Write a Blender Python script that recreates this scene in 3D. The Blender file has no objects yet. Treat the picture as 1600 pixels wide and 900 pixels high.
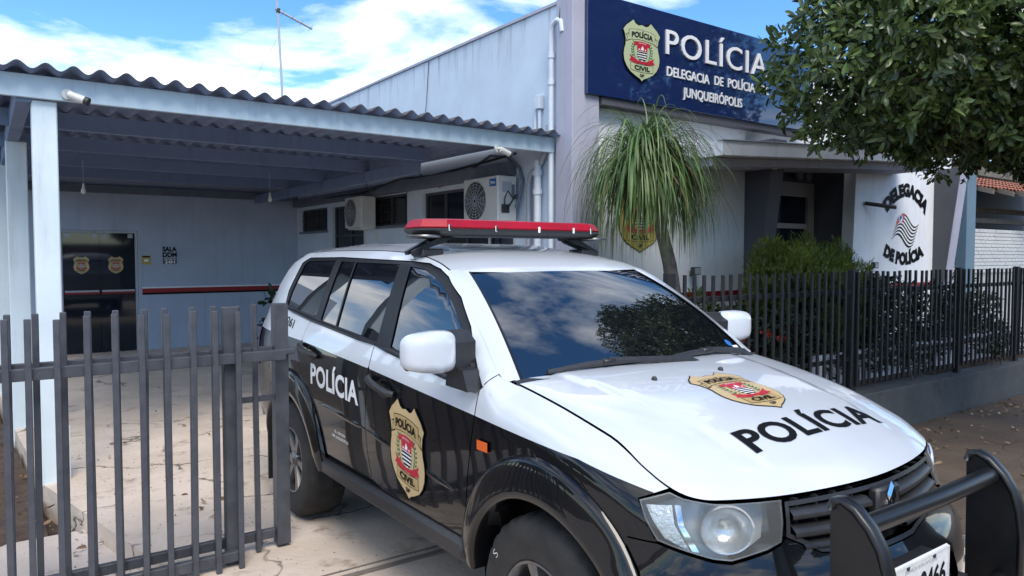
import bpy, bmesh, math, random
import numpy as np
from mathutils import Vector, Matrix
from mathutils.geometry import delaunay_2d_cdt

random.seed(7); RNG = np.random.default_rng(11)
SC = bpy.context.scene
COL = SC.collection
R = math.radians

# ------------------------------------------------------------------ camera
cam_d = bpy.data.cameras.new('camera'); cam = bpy.data.objects.new('camera', cam_d); COL.objects.link(cam)
cam.location = (0, 0, 1.75)
cam.rotation_euler = (R(90) - math.atan(50/1150), 0, R(-35.8))
cam_d.sensor_width = 36.0; cam_d.lens = 36.0*1150/1600
cam_d.clip_start = 0.05; cam_d.clip_end = 3000
SC.camera = cam

# ------------------------------------------------------------------ sky, sun, exposure
SUN_EL, SUN_AZ = R(54), math.atan2(-0.32, -1.0)     # azimuth measured from +Y towards +X
w = bpy.data.worlds.new('World'); SC.world = w; w.use_nodes = True
nt = w.node_tree; nt.nodes.clear()
def N(t, **k):
    n = nt.nodes.new(t)
    for a, b in k.items(): setattr(n, a, b)
    return n
L = lambda a, b: nt.links.new(a, b)
sky = N('ShaderNodeTexSky', sky_type='NISHITA'); sky.sun_disc = False
sky.sun_elevation = SUN_EL; sky.sun_rotation = SUN_AZ; sky.air_density = 0.9; sky.dust_density = 0.0; sky.ozone_density = 4.0
tc = N('ShaderNodeTexCoord'); sep = N('ShaderNodeSeparateXYZ'); L(tc.outputs['Generated'], sep.inputs[0])
mx = N('ShaderNodeMath', operation='MAXIMUM'); L(sep.outputs['Z'], mx.inputs[0]); mx.inputs[1].default_value = 0.0
ad = N('ShaderNodeMath', operation='ADD'); L(mx.outputs[0], ad.inputs[0]); ad.inputs[1].default_value = 0.16
dx = N('ShaderNodeMath', operation='DIVIDE'); L(sep.outputs['X'], dx.inputs[0]); L(ad.outputs[0], dx.inputs[1])
dy = N('ShaderNodeMath', operation='DIVIDE'); L(sep.outputs['Y'], dy.inputs[0]); L(ad.outputs[0], dy.inputs[1])
cmb = N('ShaderNodeCombineXYZ'); L(dx.outputs[0], cmb.inputs[0]); L(dy.outputs[0], cmb.inputs[1]); cmb.inputs[2].default_value = 1.37
n1 = N('ShaderNodeTexNoise'); n1.inputs['Scale'].default_value = 1.15; n1.inputs['Detail'].default_value = 9; n1.inputs['Roughness'].default_value = 0.58
n1.inputs['Distortion'].default_value = 0.35
mpg = N('ShaderNodeMapping'); mpg.inputs['Location'].default_value = (1.4, 8.2, 0); L(cmb.outputs[0], mpg.inputs[0]); L(mpg.outputs[0], n1.inputs['Vector'])
cr = N('ShaderNodeValToRGB'); cr.color_ramp.elements[0].position = 0.475; cr.color_ramp.elements[1].position = 0.61
L(n1.outputs['Fac'], cr.inputs[0])
n2 = N('ShaderNodeTexNoise'); n2.inputs['Scale'].default_value = 2.6; n2.inputs['Detail'].default_value = 6; L(mpg.outputs[0], n2.inputs['Vector'])
ccol = N('ShaderNodeValToRGB'); ccol.color_ramp.elements[0].color = (4.6, 5.3, 6.3, 1); ccol.color_ramp.elements[1].color = (8.0, 8.2, 8.5, 1)
ccol.color_ramp.elements[0].position = 0.35; ccol.color_ramp.elements[1].position = 0.6
L(n2.outputs['Fac'], ccol.inputs[0])
mix = N('ShaderNodeMix', data_type='RGBA'); L(cr.outputs[0], mix.inputs[0]); hsv = N('ShaderNodeHueSaturation'); hsv.inputs['Saturation'].default_value = 1.2; L(sky.outputs[0], hsv.inputs['Color']); L(hsv.outputs[0], mix.inputs[6]); L(ccol.outputs[0], mix.inputs[7])
bg = N('ShaderNodeBackground'); bg.inputs[1].default_value = 0.098; L(mix.outputs[2], bg.inputs[0])
wo = N('ShaderNodeOutputWorld'); L(bg.outputs[0], wo.inputs[0])

sd = bpy.data.lights.new('sun', 'SUN'); sun = bpy.data.objects.new('sun', sd); COL.objects.link(sun)
sd.energy = 1.2; sd.angle = R(30); sd.color = (1.0, 0.93, 0.84)
sdir = Vector((math.sin(SUN_AZ)*math.cos(SUN_EL), math.cos(SUN_AZ)*math.cos(SUN_EL), math.sin(SUN_EL)))
sun.rotation_euler = sdir.to_track_quat('Z', 'Y').to_euler(); sun.location = sdir*40

SC.view_settings.view_transform = 'Standard'; SC.view_settings.look = 'None'
SC.view_settings.exposure = 1.42; SC.view_settings.gamma = 1.0; SC.view_settings.use_curve_mapping = False
SC.cycles.max_bounces = 8; SC.cycles.transparent_max_bounces = 12; SC.cycles.caustics_reflective = False; SC.cycles.caustics_refractive = False
try: SC.cycles.use_denoising = True
except Exception: pass

# ------------------------------------------------------------------ materials
def mat(name, col, rough=0.6, col2=None, nscale=6.0, bump=0.0, bscale=40.0, metal=0.0, coat=0.0, spec=0.5, ior=None, trans=0.0, stain=None, streak=False):
    m = bpy.data.materials.new(name); m.use_nodes = True
    t = m.node_tree; b = t.nodes['Principled BSDF']
    b.inputs['Base Color'].default_value = (*col, 1); b.inputs['Roughness'].default_value = rough; b.inputs['Metallic'].default_value = metal
    b.inputs['Coat Weight'].default_value = coat; b.inputs['Coat Roughness'].default_value = 0.03
    b.inputs['Specular IOR Level'].default_value = spec
    if ior: b.inputs['IOR'].default_value = ior
    if trans: b.inputs['Transmission Weight'].default_value = trans
    tcn = t.nodes.new('ShaderNodeTexCoord')
    if col2:
        nz = t.nodes.new('ShaderNodeTexNoise'); nz.inputs['Scale'].default_value = nscale; nz.inputs['Detail'].default_value = 8; nz.inputs['Roughness'].default_value = 0.62
        vec = tcn.outputs['Object']
        if streak:
            mp = t.nodes.new('ShaderNodeMapping'); mp.inputs['Scale'].default_value = (1, 1, 0.08); t.links.new(vec, mp.inputs[0]); vec = mp.outputs[0]
        t.links.new(vec, nz.inputs['Vector'])
        rp = t.nodes.new('ShaderNodeValToRGB'); rp.color_ramp.elements[0].position = 0.36; rp.color_ramp.elements[1].position = 0.66
        rp.color_ramp.elements[0].color = (*col, 1); rp.color_ramp.elements[1].color = (*col2, 1)
        t.links.new(nz.outputs['Fac'], rp.inputs[0]); out = rp.outputs[0]
        if stain:
            n3 = t.nodes.new('ShaderNodeTexNoise'); n3.inputs['Scale'].default_value = stain[1]; n3.inputs['Detail'].default_value = 10
            n3.inputs['Roughness'].default_value = 0.7; t.links.new(vec, n3.inputs['Vector'])
            r3 = t.nodes.new('ShaderNodeValToRGB'); r3.color_ramp.elements[0].position = stain[2]; r3.color_ramp.elements[1].position = stain[2] + 0.12
            t.links.new(n3.outputs['Fac'], r3.inputs[0])
            mm = t.nodes.new('ShaderNodeMix'); mm.data_type = 'RGBA'; t.links.new(r3.outputs[0], mm.inputs[0]); t.links.new(out, mm.inputs[6]); mm.inputs[7].default_value = (*stain[0], 1)
            out = mm.outputs[2]
        t.links.new(out, b.inputs['Base Color'])
    if bump:
        nb = t.nodes.new('ShaderNodeTexNoise'); nb.inputs['Scale'].default_value = bscale; nb.inputs['Detail'].default_value = 6
        t.links.new(tcn.outputs['Object'], nb.inputs['Vector'])
        bp = t.nodes.new('ShaderNodeBump'); bp.inputs['Strength'].default_value = bump; bp.inputs['Distance'].default_value = 0.01
        t.links.new(nb.outputs['Fac'], bp.inputs['Height']); t.links.new(bp.outputs[0], b.inputs['Normal'])
    return m

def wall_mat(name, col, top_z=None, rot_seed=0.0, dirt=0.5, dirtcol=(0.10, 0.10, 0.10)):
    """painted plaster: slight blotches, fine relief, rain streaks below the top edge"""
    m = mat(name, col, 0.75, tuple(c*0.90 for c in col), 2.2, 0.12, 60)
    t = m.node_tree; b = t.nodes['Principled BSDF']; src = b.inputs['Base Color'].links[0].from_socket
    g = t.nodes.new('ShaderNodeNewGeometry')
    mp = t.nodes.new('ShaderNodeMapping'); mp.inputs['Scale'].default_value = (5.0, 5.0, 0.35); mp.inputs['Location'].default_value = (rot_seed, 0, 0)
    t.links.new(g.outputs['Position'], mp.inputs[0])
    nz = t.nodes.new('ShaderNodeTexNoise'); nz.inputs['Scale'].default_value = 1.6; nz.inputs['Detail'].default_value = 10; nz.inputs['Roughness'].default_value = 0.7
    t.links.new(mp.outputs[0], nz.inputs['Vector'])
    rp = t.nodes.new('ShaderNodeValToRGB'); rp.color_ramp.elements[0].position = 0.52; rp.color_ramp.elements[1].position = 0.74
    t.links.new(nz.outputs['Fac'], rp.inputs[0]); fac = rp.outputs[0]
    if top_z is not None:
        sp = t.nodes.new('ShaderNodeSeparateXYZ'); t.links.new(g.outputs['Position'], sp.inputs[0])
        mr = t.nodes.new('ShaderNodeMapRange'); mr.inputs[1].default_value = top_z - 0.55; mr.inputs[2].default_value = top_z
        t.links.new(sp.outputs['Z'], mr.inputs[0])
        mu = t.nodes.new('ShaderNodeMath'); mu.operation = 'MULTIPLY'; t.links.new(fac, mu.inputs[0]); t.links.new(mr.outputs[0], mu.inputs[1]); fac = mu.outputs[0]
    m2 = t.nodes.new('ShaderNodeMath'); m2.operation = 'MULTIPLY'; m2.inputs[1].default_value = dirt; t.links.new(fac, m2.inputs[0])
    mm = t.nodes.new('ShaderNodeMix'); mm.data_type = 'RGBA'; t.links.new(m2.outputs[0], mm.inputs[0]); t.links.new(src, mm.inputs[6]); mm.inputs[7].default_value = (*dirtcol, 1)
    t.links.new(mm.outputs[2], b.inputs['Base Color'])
    return m

def concrete_mat(name, c1, c2, crack=0.035, crackcol=(0.05, 0.04, 0.03), cscale=0.55, stain=(0.16, 0.115, 0.08), stain_pos=0.58):
    m = mat(name, c1, 0.85, c2, 1.3, 0.0, 40, stain=(stain, 3.2, stain_pos))
    t = m.node_tree; b = t.nodes['Principled BSDF']; src = b.inputs['Base Color'].links[0].from_socket
    g = t.nodes.new('ShaderNodeNewGeometry')
    nz = t.nodes.new('ShaderNodeTexNoise'); nz.inputs['Scale'].default_value = 2.4; nz.inputs['Detail'].default_value = 5; t.links.new(g.outputs['Position'], nz.inputs['Vector'])
    vm = t.nodes.new('ShaderNodeVectorMath'); vm.operation = 'MULTIPLY_ADD'; vm.inputs[1].default_value = (0.55, 0.55, 0.55)
    t.links.new(nz.outputs['Color'], vm.inputs[0]); t.links.new(g.outputs['Position'], vm.inputs[2])
    vo = t.nodes.new('ShaderNodeTexVoronoi'); vo.feature = 'DISTANCE_TO_EDGE'; vo.inputs['Scale'].default_value = cscale; t.links.new(vm.outputs[0], vo.inputs['Vector'])
    rp = t.nodes.new('ShaderNodeValToRGB'); rp.color_ramp.elements[0].position = 0.0; rp.color_ramp.elements[1].position = crack*0.25
    rp.color_ramp.elements[0].color = (1, 1, 1, 1); rp.color_ramp.elements[1].color = (0, 0, 0, 1); t.links.new(vo.outputs['Distance'], rp.inputs[0])
    n4 = t.nodes.new('ShaderNodeTexNoise'); n4.inputs['Scale'].default_value = 1.7; n4.inputs['Detail'].default_value = 3; t.links.new(g.outputs['Position'], n4.inputs['Vector'])
    r4 = t.nodes.new('ShaderNodeValToRGB'); r4.color_ramp.elements[0].position = 0.42; r4.color_ramp.elements[1].position = 0.56; t.links.new(n4.outputs['Fac'], r4.inputs[0])
    mu = t.nodes.new('ShaderNodeMath'); mu.operation = 'MULTIPLY'; t.links.new(rp.outputs[0], mu.inputs[0]); t.links.new(r4.outputs[0], mu.inputs[1])
    mm = t.nodes.new('ShaderNodeMix'); mm.data_type = 'RGBA'; t.links.new(mu.outputs[0], mm.inputs[0]); t.links.new(src, mm.inputs[6]); mm.inputs[7].default_value = (*crackcol, 1)
    t.links.new(mm.outputs[2], b.inputs['Base Color'])
    nb = t.nodes.new('ShaderNodeTexNoise'); nb.inputs['Scale'].default_value = 28; nb.inputs['Detail'].default_value = 8; t.links.new(g.outputs['Position'], nb.inputs['Vector'])
    su = t.nodes.new('ShaderNodeMath'); su.operation = 'SUBTRACT'; t.links.new(nb.outputs['Fac'], su.inputs[0]); t.links.new(mu.outputs[0], su.inputs[1])
    bp = t.nodes.new('ShaderNodeBump'); bp.inputs['Strength'].default_value = 0.45; bp.inputs['Distance'].default_value = 0.012
    t.links.new(su.outputs[0], bp.inputs['Height']); t.links.new(bp.outputs[0], b.inputs['Normal'])
    return m

def leaf_mat(name, c1, c2, rough=0.4, trans=0.25):
    m = bpy.data.materials.new(name); m.use_nodes = True; t = m.node_tree; b = t.nodes['Principled BSDF']
    g = t.nodes.new('ShaderNodeNewGeometry'); rp = t.nodes.new('ShaderNodeValToRGB')
    rp.color_ramp.elements[0].color = (*c1, 1); rp.color_ramp.elements[1].color = (*c2, 1); rp.color_ramp.elements[1].position = 0.9
    nz = t.nodes.new('ShaderNodeTexNoise'); nz.inputs['Scale'].default_value = 2.6; nz.inputs['Detail'].default_value = 3; t.links.new(g.outputs['Position'], nz.inputs['Vector'])
    mr = t.nodes.new('ShaderNodeMapRange'); mr.inputs[1].default_value = 0.35; mr.inputs[2].default_value = 0.68; t.links.new(nz.outputs['Fac'], mr.inputs[0])
    mu = t.nodes.new('ShaderNodeMath'); mu.operation = 'MULTIPLY'; t.links.new(g.outputs['Random Per Island'], mu.inputs[0]); t.links.new(mr.outputs[0], mu.inputs[1])
    ma = t.nodes.new('ShaderNodeMath'); ma.operation = 'MULTIPLY_ADD'; ma.inputs[1].default_value = 0.35; t.links.new(g.outputs['Random Per Island'], ma.inputs[0]); t.links.new(mu.outputs[0], ma.inputs[2])
    t.links.new(ma.outputs[0], rp.inputs[0]); t.links.new(rp.outputs[0], b.inputs['Base Color'])
    b.inputs['Roughness'].default_value = rough
    tr = t.nodes.new('ShaderNodeBsdfTranslucent'); mixs = t.nodes.new('ShaderNodeMixShader'); mixs.inputs[0].default_value = trans
    t.links.new(rp.outputs[0], tr.inputs[0]); t.links.new(b.outputs[0], mixs.inputs[1]); t.links.new(tr.outputs[0], mixs.inputs[2])
    t.links.new(mixs.outputs[0], t.nodes['Material Output'].inputs[0])
    return m

def clear_mat(name, tint=(1, 1, 1), refl_rough=0.03, ior=1.5):
    m = bpy.data.materials.new(name); m.use_nodes = True; t = m.node_tree; t.nodes.remove(t.nodes['Principled BSDF'])
    tr = t.nodes.new('ShaderNodeBsdfTransparent'); tr.inputs[0].default_value = (*tint, 1)
    gl = t.nodes.new('ShaderNodeBsdfGlossy'); gl.inputs['Roughness'].default_value = refl_rough
    fr = t.nodes.new('ShaderNodeFresnel'); fr.inputs[0].default_value = ior
    mxs = t.nodes.new('ShaderNodeMixShader'); t.links.new(fr.outputs[0], mxs.inputs[0]); t.links.new(tr.outputs[0], mxs.inputs[1]); t.links.new(gl.outputs[0], mxs.inputs[2])
    t.links.new(mxs.outputs[0], t.nodes['Material Output'].inputs[0]); return m

M = {}
M['white_paint'] = mat('white_paint', (0.61, 0.64, 0.68), 0.28, (0.58, 0.61, 0.65), 3.0, coat=1.0)
M['black_paint'] = mat('black_paint', (0.004, 0.0045, 0.006), 0.25, (0.006, 0.006, 0.007), 5.0, coat=0.8, spec=0.1)
M['black_plastic'] = mat('black_plastic', (0.018, 0.018, 0.020), 0.42, (0.028, 0.028, 0.030), 30, 0.05, 200)
M['black_gloss'] = mat('black_gloss', (0.008, 0.008, 0.009), 0.30)
M['bar_black'] = mat('bar_black', (0.006, 0.006, 0.007), 0.34, (0.010, 0.010, 0.011), 25, 0.04, 150)
M['frame_black'] = mat('frame_black', (0.006, 0.006, 0.006), 0.45)
M['dark_inner'] = mat('dark_inner', (0.006, 0.006, 0.006), 0.9)
M['tint_glass'] = mat('tint_glass', (0.004, 0.005, 0.007), 0.01, ior=2.3, spec=0.5)
M['screen_glass'] = mat('screen_glass', (0.004, 0.005, 0.007), 0.01, ior=2.4, spec=0.5)
M['rubber'] = mat('rubber', (0.016, 0.015, 0.014), 0.75, (0.032, 0.029, 0.026), 9, 0.25, 90)
M['chrome'] = mat('chrome', (0.82, 0.83, 0.85), 0.07, metal=1.0)
M['alloy'] = mat('alloy', (0.22, 0.22, 0.225), 0.38, (0.13, 0.13, 0.13), 8, metal=0.85)
M['alloy_dark'] = mat('alloy_dark', (0.03, 0.03, 0.032), 0.4, metal=0.4)
M['amber'] = mat('amber', (0.75, 0.13, 0.02), 0.15, coat=1.0)
M['red_lens'] = mat('red_lens', (0.40, 0.005, 0.02), 0.35, (0.31, 0.004, 0.016), 6, spec=0.35)
M['red_lamp'] = mat('red_lamp', (0.35, 0.01, 0.01), 0.15, coat=1.0)
M['lens'] = clear_mat('lens', (0.90, 0.91, 0.89), 0.07, 1.5)
_t = M['lens'].node_tree; _d = _t.nodes.new('ShaderNodeBsdfDiffuse'); _d.inputs[0].default_value = (0.62, 0.64, 0.62, 1); _m = _t.nodes.new('ShaderNodeMixShader'); _m.inputs[0].default_value = 0.10   # hazed plastic
_s = _t.nodes['Material Output'].inputs[0].links[0].from_socket; _t.links.new(_s, _m.inputs[1]); _t.links.new(_d.outputs[0], _m.inputs[2]); _t.links.new(_m.outputs[0], _t.nodes['Material Output'].inputs[0])
M['lamp_silver'] = mat('lamp_silver', (0.85, 0.87, 0.88), 0.25, (0.7, 0.72, 0.73), 30, 0.5, 70, metal=0.7)
M['lamp_grey'] = mat('lamp_grey', (0.62, 0.64, 0.64), 0.3, (0.48, 0.5, 0.5), 6, metal=0.3)
M['lamp_bowl'] = mat('lamp_bowl', (0.80, 0.82, 0.84), 0.22, (0.70, 0.72, 0.74), 20, 0.2, 60, metal=0.55)
M['tan'] = mat('tan', (0.60, 0.44, 0.22), 0.3, (0.55, 0.40, 0.20), 5, coat=0.3)
M['tan_dark'] = mat('tan_dark', (0.46, 0.32, 0.14), 0.3, coat=0.3)
M['ink'] = mat('ink', (0.005, 0.005, 0.006), 0.6, spec=0.15)
M['decal_white'] = mat('decal_white', (0.82, 0.82, 0.82), 0.35)
M['decal_red'] = mat('decal_red', (0.48, 0.02, 0.04), 0.35)
M['decal_green'] = mat('decal_green', (0.03, 0.17, 0.07), 0.4)
M['sign_tan'] = mat('sign_tan', (0.50, 0.55, 0.33), 0.35, (0.46, 0.51, 0.30), 5)
M['sign_blue'] = mat('sign_blue', (0.012, 0.026, 0.10), 0.04, ior=1.85)
M['sign_white'] = mat('sign_white', (0.85, 0.85, 0.86), 0.35)
M['wall_side'] = wall_mat('wall_side', (0.62, 0.71, 0.82), 4.59, dirt=0.75)
M['wall_white'] = wall_mat('wall_white', (0.85, 0.87, 0.90), None, 3.0, 0.16)
M['wall_grey'] = wall_mat('wall_grey', (0.44, 0.44, 0.53), None, 5.0, 0.25)
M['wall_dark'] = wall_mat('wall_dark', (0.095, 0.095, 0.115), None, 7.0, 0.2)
M['wall_back'] = wall_mat('wall_back', (0.44, 0.51, 0.63), None, 1.0, 0.22)
M['wall_beige'] = wall_mat('wall_beige', (0.30, 0.27, 0.26), None, 2.0, 0.15)
M['blue_wood'] = wall_mat('blue_wood', (0.50, 0.62, 0.70), None, 0.0, 0.35, (0.16, 0.22, 0.26))
M['pillar'] = wall_mat('pillar', (0.66, 0.76, 0.81), None, 4.0, 0.25)
M['purlin'] = wall_mat('purlin', (0.20, 0.27, 0.42), None, 4.0, 0.3)
M['fibro'] = mat('fibro', (0.115, 0.11, 0.12), 0.9, (0.055, 0.055, 0.06), 5, 0.4, 60, stain=((0.03, 0.03, 0.03), 4.0, 0.6))
M['fibro_in'] = mat('fibro_in', (0.20, 0.26, 0.40), 0.9, (0.16, 0.21, 0.32), 5, 0.3, 60)
M['red_stripe'] = mat('red_stripe', (0.30, 0.012, 0.014), 0.5, (0.24, 0.012, 0.014), 6)
M['fence_paint'] = mat('fence_paint', (0.012, 0.012, 0.014), 0.5, (0.020, 0.020, 0.023), 14, 0.15, 60, stain=((0.05, 0.048, 0.048), 9.0, 0.68))
M['gate_paint'] = mat('gate_paint', (0.050, 0.054, 0.066), 0.4, (0.078, 0.082, 0.097), 10, 0.2, 70, stain=((0.16, 0.16, 0.17), 12.0, 0.66))
M['post_blue'] = wall_mat('post_blue', (0.13, 0.21, 0.27), None, 4.0, 0.3)
M['kerb'] = mat('kerb', (0.060, 0.066, 0.068), 0.85, (0.085, 0.09, 0.092), 3, 0.3, 50, stain=((0.035, 0.03, 0.025), 2.5, 0.58))
M['pvc'] = mat('pvc', (0.66, 0.70, 0.76), 0.4, (0.58, 0.62, 0.68), 6)
M['ac_white'] = mat('ac_white', (0.66, 0.66, 0.64), 0.45, (0.58, 0.58, 0.56), 5, 0.05, 60)
M['ac_dark'] = mat('ac_dark', (0.03, 0.03, 0.03), 0.5)
M['ac_blue'] = mat('ac_blue', (0.01, 0.10, 0.40), 0.4)
M['cable'] = mat('cable', (0.025, 0.025, 0.028), 0.6)
M['grey_cable'] = mat('grey_cable', (0.35, 0.37, 0.42), 0.5)
M['win_dark'] = mat('win_dark', (0.012, 0.014, 0.018), 0.06, ior=1.5)
M['win_frame'] = mat('win_frame', (0.055, 0.06, 0.075), 0.5)
M['alu'] = mat('alu', (0.42, 0.45, 0.50), 0.4, metal=0.2)
M['door_glass'] = mat('door_glass', (0.010, 0.014, 0.024), 0.04, ior=1.5)
M['drive'] = concrete_mat('drive', (0.64, 0.535, 0.445), (0.51, 0.42, 0.34), stain=(0.31, 0.235, 0.175), stain_pos=0.56)
M['drive_low'] = concrete_mat('drive_low', (0.58, 0.50, 0.44), (0.45, 0.38, 0.32), cscale=0.8, stain=(0.26, 0.2, 0.15))
M['pave'] = concrete_mat('pave', (0.105, 0.073, 0.048), (0.068, 0.046, 0.030), crackcol=(0.025, 0.018, 0.014), cscale=0.8, stain=(0.055, 0.038, 0.028))
M['asphalt'] = mat('asphalt', (0.055, 0.053, 0.05), 0.9, (0.04, 0.04, 0.038), 3, 0.6, 80)
M['soil'] = mat('soil', (0.085, 0.052, 0.034), 0.95, (0.035, 0.024, 0.018), 9, 1.0, 25)
M['bark'] = mat('bark', (0.12, 0.10, 0.08), 0.9, (0.06, 0.05, 0.04), 12, 0.8, 30)
M['palm_bark'] = mat('palm_bark', (0.20, 0.17, 0.15), 0.9, (0.11, 0.09, 0.08), 14, 0.8, 30)
M['leaf_tree'] = leaf_mat('leaf_tree', (0.014, 0.032, 0.010), (0.15, 0.215, 0.060), 0.27, 0.28)
M['leaf_far'] = leaf_mat('leaf_far', (0.020, 0.040, 0.012), (0.055, 0.085, 0.025), 0.5, 0.2)
M['leaf_palm'] = leaf_mat('leaf_palm', (0.06, 0.115, 0.035), (0.20, 0.30, 0.10), 0.42, 0.3)
M['leaf_shrub'] = leaf_mat('leaf_shrub', (0.065, 0.105, 0.014), (0.24, 0.29, 0.04), 0.5, 0.3)
M['leaf_hedge'] = leaf_mat('leaf_hedge', (0.012, 0.026, 0.010), (0.035, 0.060, 0.018), 0.4, 0.2)
M['leaf_light'] = leaf_mat('leaf_light', (0.06, 0.10, 0.02), (0.13, 0.17, 0.04), 0.4, 0.25)
M['flower'] = leaf_mat('flower', (0.45, 0.03, 0.015), (0.60, 0.07, 0.03), 0.5, 0.3)
M['litter'] = leaf_mat('litter', (0.16, 0.09, 0.05), (0.42, 0.30, 0.19), 0.8, 0.05)
M['terracotta'] = mat('terracotta', (0.34, 0.12, 0.065), 0.85, (0.22, 0.085, 0.055), 6, 0.3, 40, stain=((0.08, 0.05, 0.04), 5.0, 0.62))
M['old_wood'] = mat('old_wood', (0.20, 0.17, 0.14), 0.9, (0.13, 0.11, 0.09), 6)
M['white_brick'] = mat('white_brick', (0.72, 0.72, 0.70), 0.9, (0.62, 0.62, 0.60), 4, 0.3, 40)
M['mortar'] = mat('mortar', (0.55, 0.55, 0.53), 0.9, (0.45, 0.45, 0.44), 6)
M['yellow'] = mat('yellow', (0.46, 0.36, 0.08), 0.5)
M['plate'] = mat('plate', (0.70, 0.70, 0.70), 0.35, (0.62, 0.62, 0.61), 20, 0.2, 90)
M['sticker_blue'] = mat('sticker_blue', (0.03, 0.15, 0.45), 0.4)
M['bulb'] = mat('bulb', (0.75, 0.75, 0.72), 0.2)
M['band'] = mat('band', (0.17, 0.19, 0.24), 0.7, (0.13, 0.15, 0.19), 4)

# ------------------------------------------------------------------ mesh helpers
def link(o, parent=None):
    COL.objects.link(o)
    if parent is not None: o.parent = parent
    return o
def mobj(name, verts, faces, mats, parent=None, smooth=False, idx=None, normals=None):
    me = bpy.data.meshes.new(name)
    me.from_pydata([tuple(v) for v in verts], [], [tuple(f) for f in faces])
    if not isinstance(mats, (list, tuple)): mats = [mats]
    for m in mats: me.materials.append(M[m] if isinstance(m, str) else m)
    if idx is not None: me.polygons.foreach_set('material_index', np.asarray(idx, dtype=np.int32))
    if smooth: me.polygons.foreach_set('use_smooth', np.ones(len(me.polygons), dtype=bool))
    me.update()
    if normals is not None:
        me.normals_split_custom_set_from_vertices([tuple(n) for n in normals])
    return link(bpy.data.objects.new(name, me), parent)
def empty(name, loc=(0, 0, 0), rz=0.0):
    o = bpy.data.objects.new(name, None); o.location = loc; o.rotation_euler = (0, 0, rz); o.empty_display_size = 0.2
    return link(o)
def tag(o, label=None, cat=None, group=None, kind=None):
    if label: o['label'] = label
    if cat: o['category'] = cat
    if group: o['group'] = group
    if kind: o['kind'] = kind
    return o
class MB:
    def __init__(s): s.v = []; s.f = []; s.m = []; s.cur = 0
    def add(s, vs, fs):
        k = len(s.v); s.v += [tuple(map(float, v)) for v in vs]; s.f += [tuple(k+i for i in f) for f in fs]; s.m += [s.cur]*len(fs); return s
    def box(s, x0, x1, y0, y1, z0, z1, bev=0.0):
        if bev <= 0:
            vs = [(x, y, z) for z in (z0, z1) for y in (y0, y1) for x in (x0, x1)]
            return s.add(vs, [(0, 2, 3, 1), (4, 5, 7, 6), (0, 1, 5, 4), (2, 6, 7, 3), (0, 4, 6, 2), (1, 3, 7, 5)])
        bm = bmesh.new(); bmesh.ops.create_cube(bm, size=1.0)
        for v in bm.verts: v.co = Vector(((x0+x1)/2+v.co.x*(x1-x0), (y0+y1)/2+v.co.y*(y1-y0), (z0+z1)/2+v.co.z*(z1-z0)))
        bmesh.ops.bevel(bm, geom=list(bm.edges), offset=bev, segments=1, affect='EDGES')
        bm.verts.index_update(); s.add([v.co[:] for v in bm.verts], [[v.index for v in f.verts] for f in bm.faces]); bm.free(); return s
    def prism(s, poly, h0, h1, axis='z'):
        """poly of 2D points extruded along an axis: z:(x,y) y:(x,z) x:(y,z)"""
        n = len(poly)
        P = {'z': lambda a, b, h: (a, b, h), 'y': lambda a, b, h: (a, h, b), 'x': lambda a, b, h: (h, a, b)}[axis]
        vs = [P(a, b, h0) for a, b in poly] + [P(a, b, h1) for a, b in poly]
        fs = [tuple(range(n))[::-1], tuple(range(n, 2*n))] + [(i, (i+1) % n, n+(i+1) % n, n+i) for i in range(n)]
        return s.add(vs, fs)
    def tube(s, pts, r, n=8, caps=True):
        pts = [Vector(p) for p in pts]; k = len(pts); rs = r if isinstance(r, (list, tuple)) else [r]*k
        up = Vector((0, 0, 1)); vs = []; prev = None
        for i, p in enumerate(pts):
            t = (pts[min(i+1, k-1)] - pts[max(i-1, 0)]).normalized()
            if prev is None:
                a = t.cross(up)
                if a.length < 1e-3: a = t.cross(Vector((0, 1, 0)))
            else: a = prev - t*prev.dot(t)
            a.normalize(); prev = a; b = t.cross(a)
            for j in range(n):
                th = 2*math.pi*j/n; vs.append(p + (a*math.cos(th) + b*math.sin(th))*rs[i])
        fs = [(i*n+j, i*n+(j+1) % n, (i+1)*n+(j+1) % n, (i+1)*n+j) for i in range(k-1) for j in range(n)]
        if caps: fs += [tuple(range(n))[::-1], tuple((k-1)*n+j for j in range(n))]
        return s.add(vs, fs)
    def lathe(s, prof, c=(0, 0, 0), axis='y', n=24):
        """prof of (r, h) revolved about an axis through c"""
        vs = []
        for j in range(n):
            th = 2*math.pi*j/n; cs, sn = math.cos(th), math.sin(th)
            for r, h in prof:
                vs.append({'y': (c[0]+r*cs, c[1]+h, c[2]+r*sn), 'z': (c[0]+r*cs, c[1]+r*sn, c[2]+h), 'x': (c[0]+h, c[1]+r*cs, c[2]+r*sn)}[axis])
        k = len(prof)
        return s.add(vs, [(j*k+i, j*k+i+1, ((j+1) % n)*k+i+1, ((j+1) % n)*k+i) for j in range(n) for i in range(k-1)])
    def build(s, name, mats, parent=None, smooth=False):
        o = mobj(name, s.v, s.f, mats, parent, False, s.m)
        if smooth:
            me = o.data; me.polygons.foreach_set('use_smooth', np.ones(len(me.polygons), dtype=bool)); me.update()
            try: me.set_sharp_from_angle(angle=R(38))
            except Exception: pass
        return o
def box(name, m, parent, *a, bev=0.0):
    mb = MB(); mb.box(*a, bev=bev); return mb.build(name, m, parent)
def one(name, m, label, cat, group=None): pass

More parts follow.
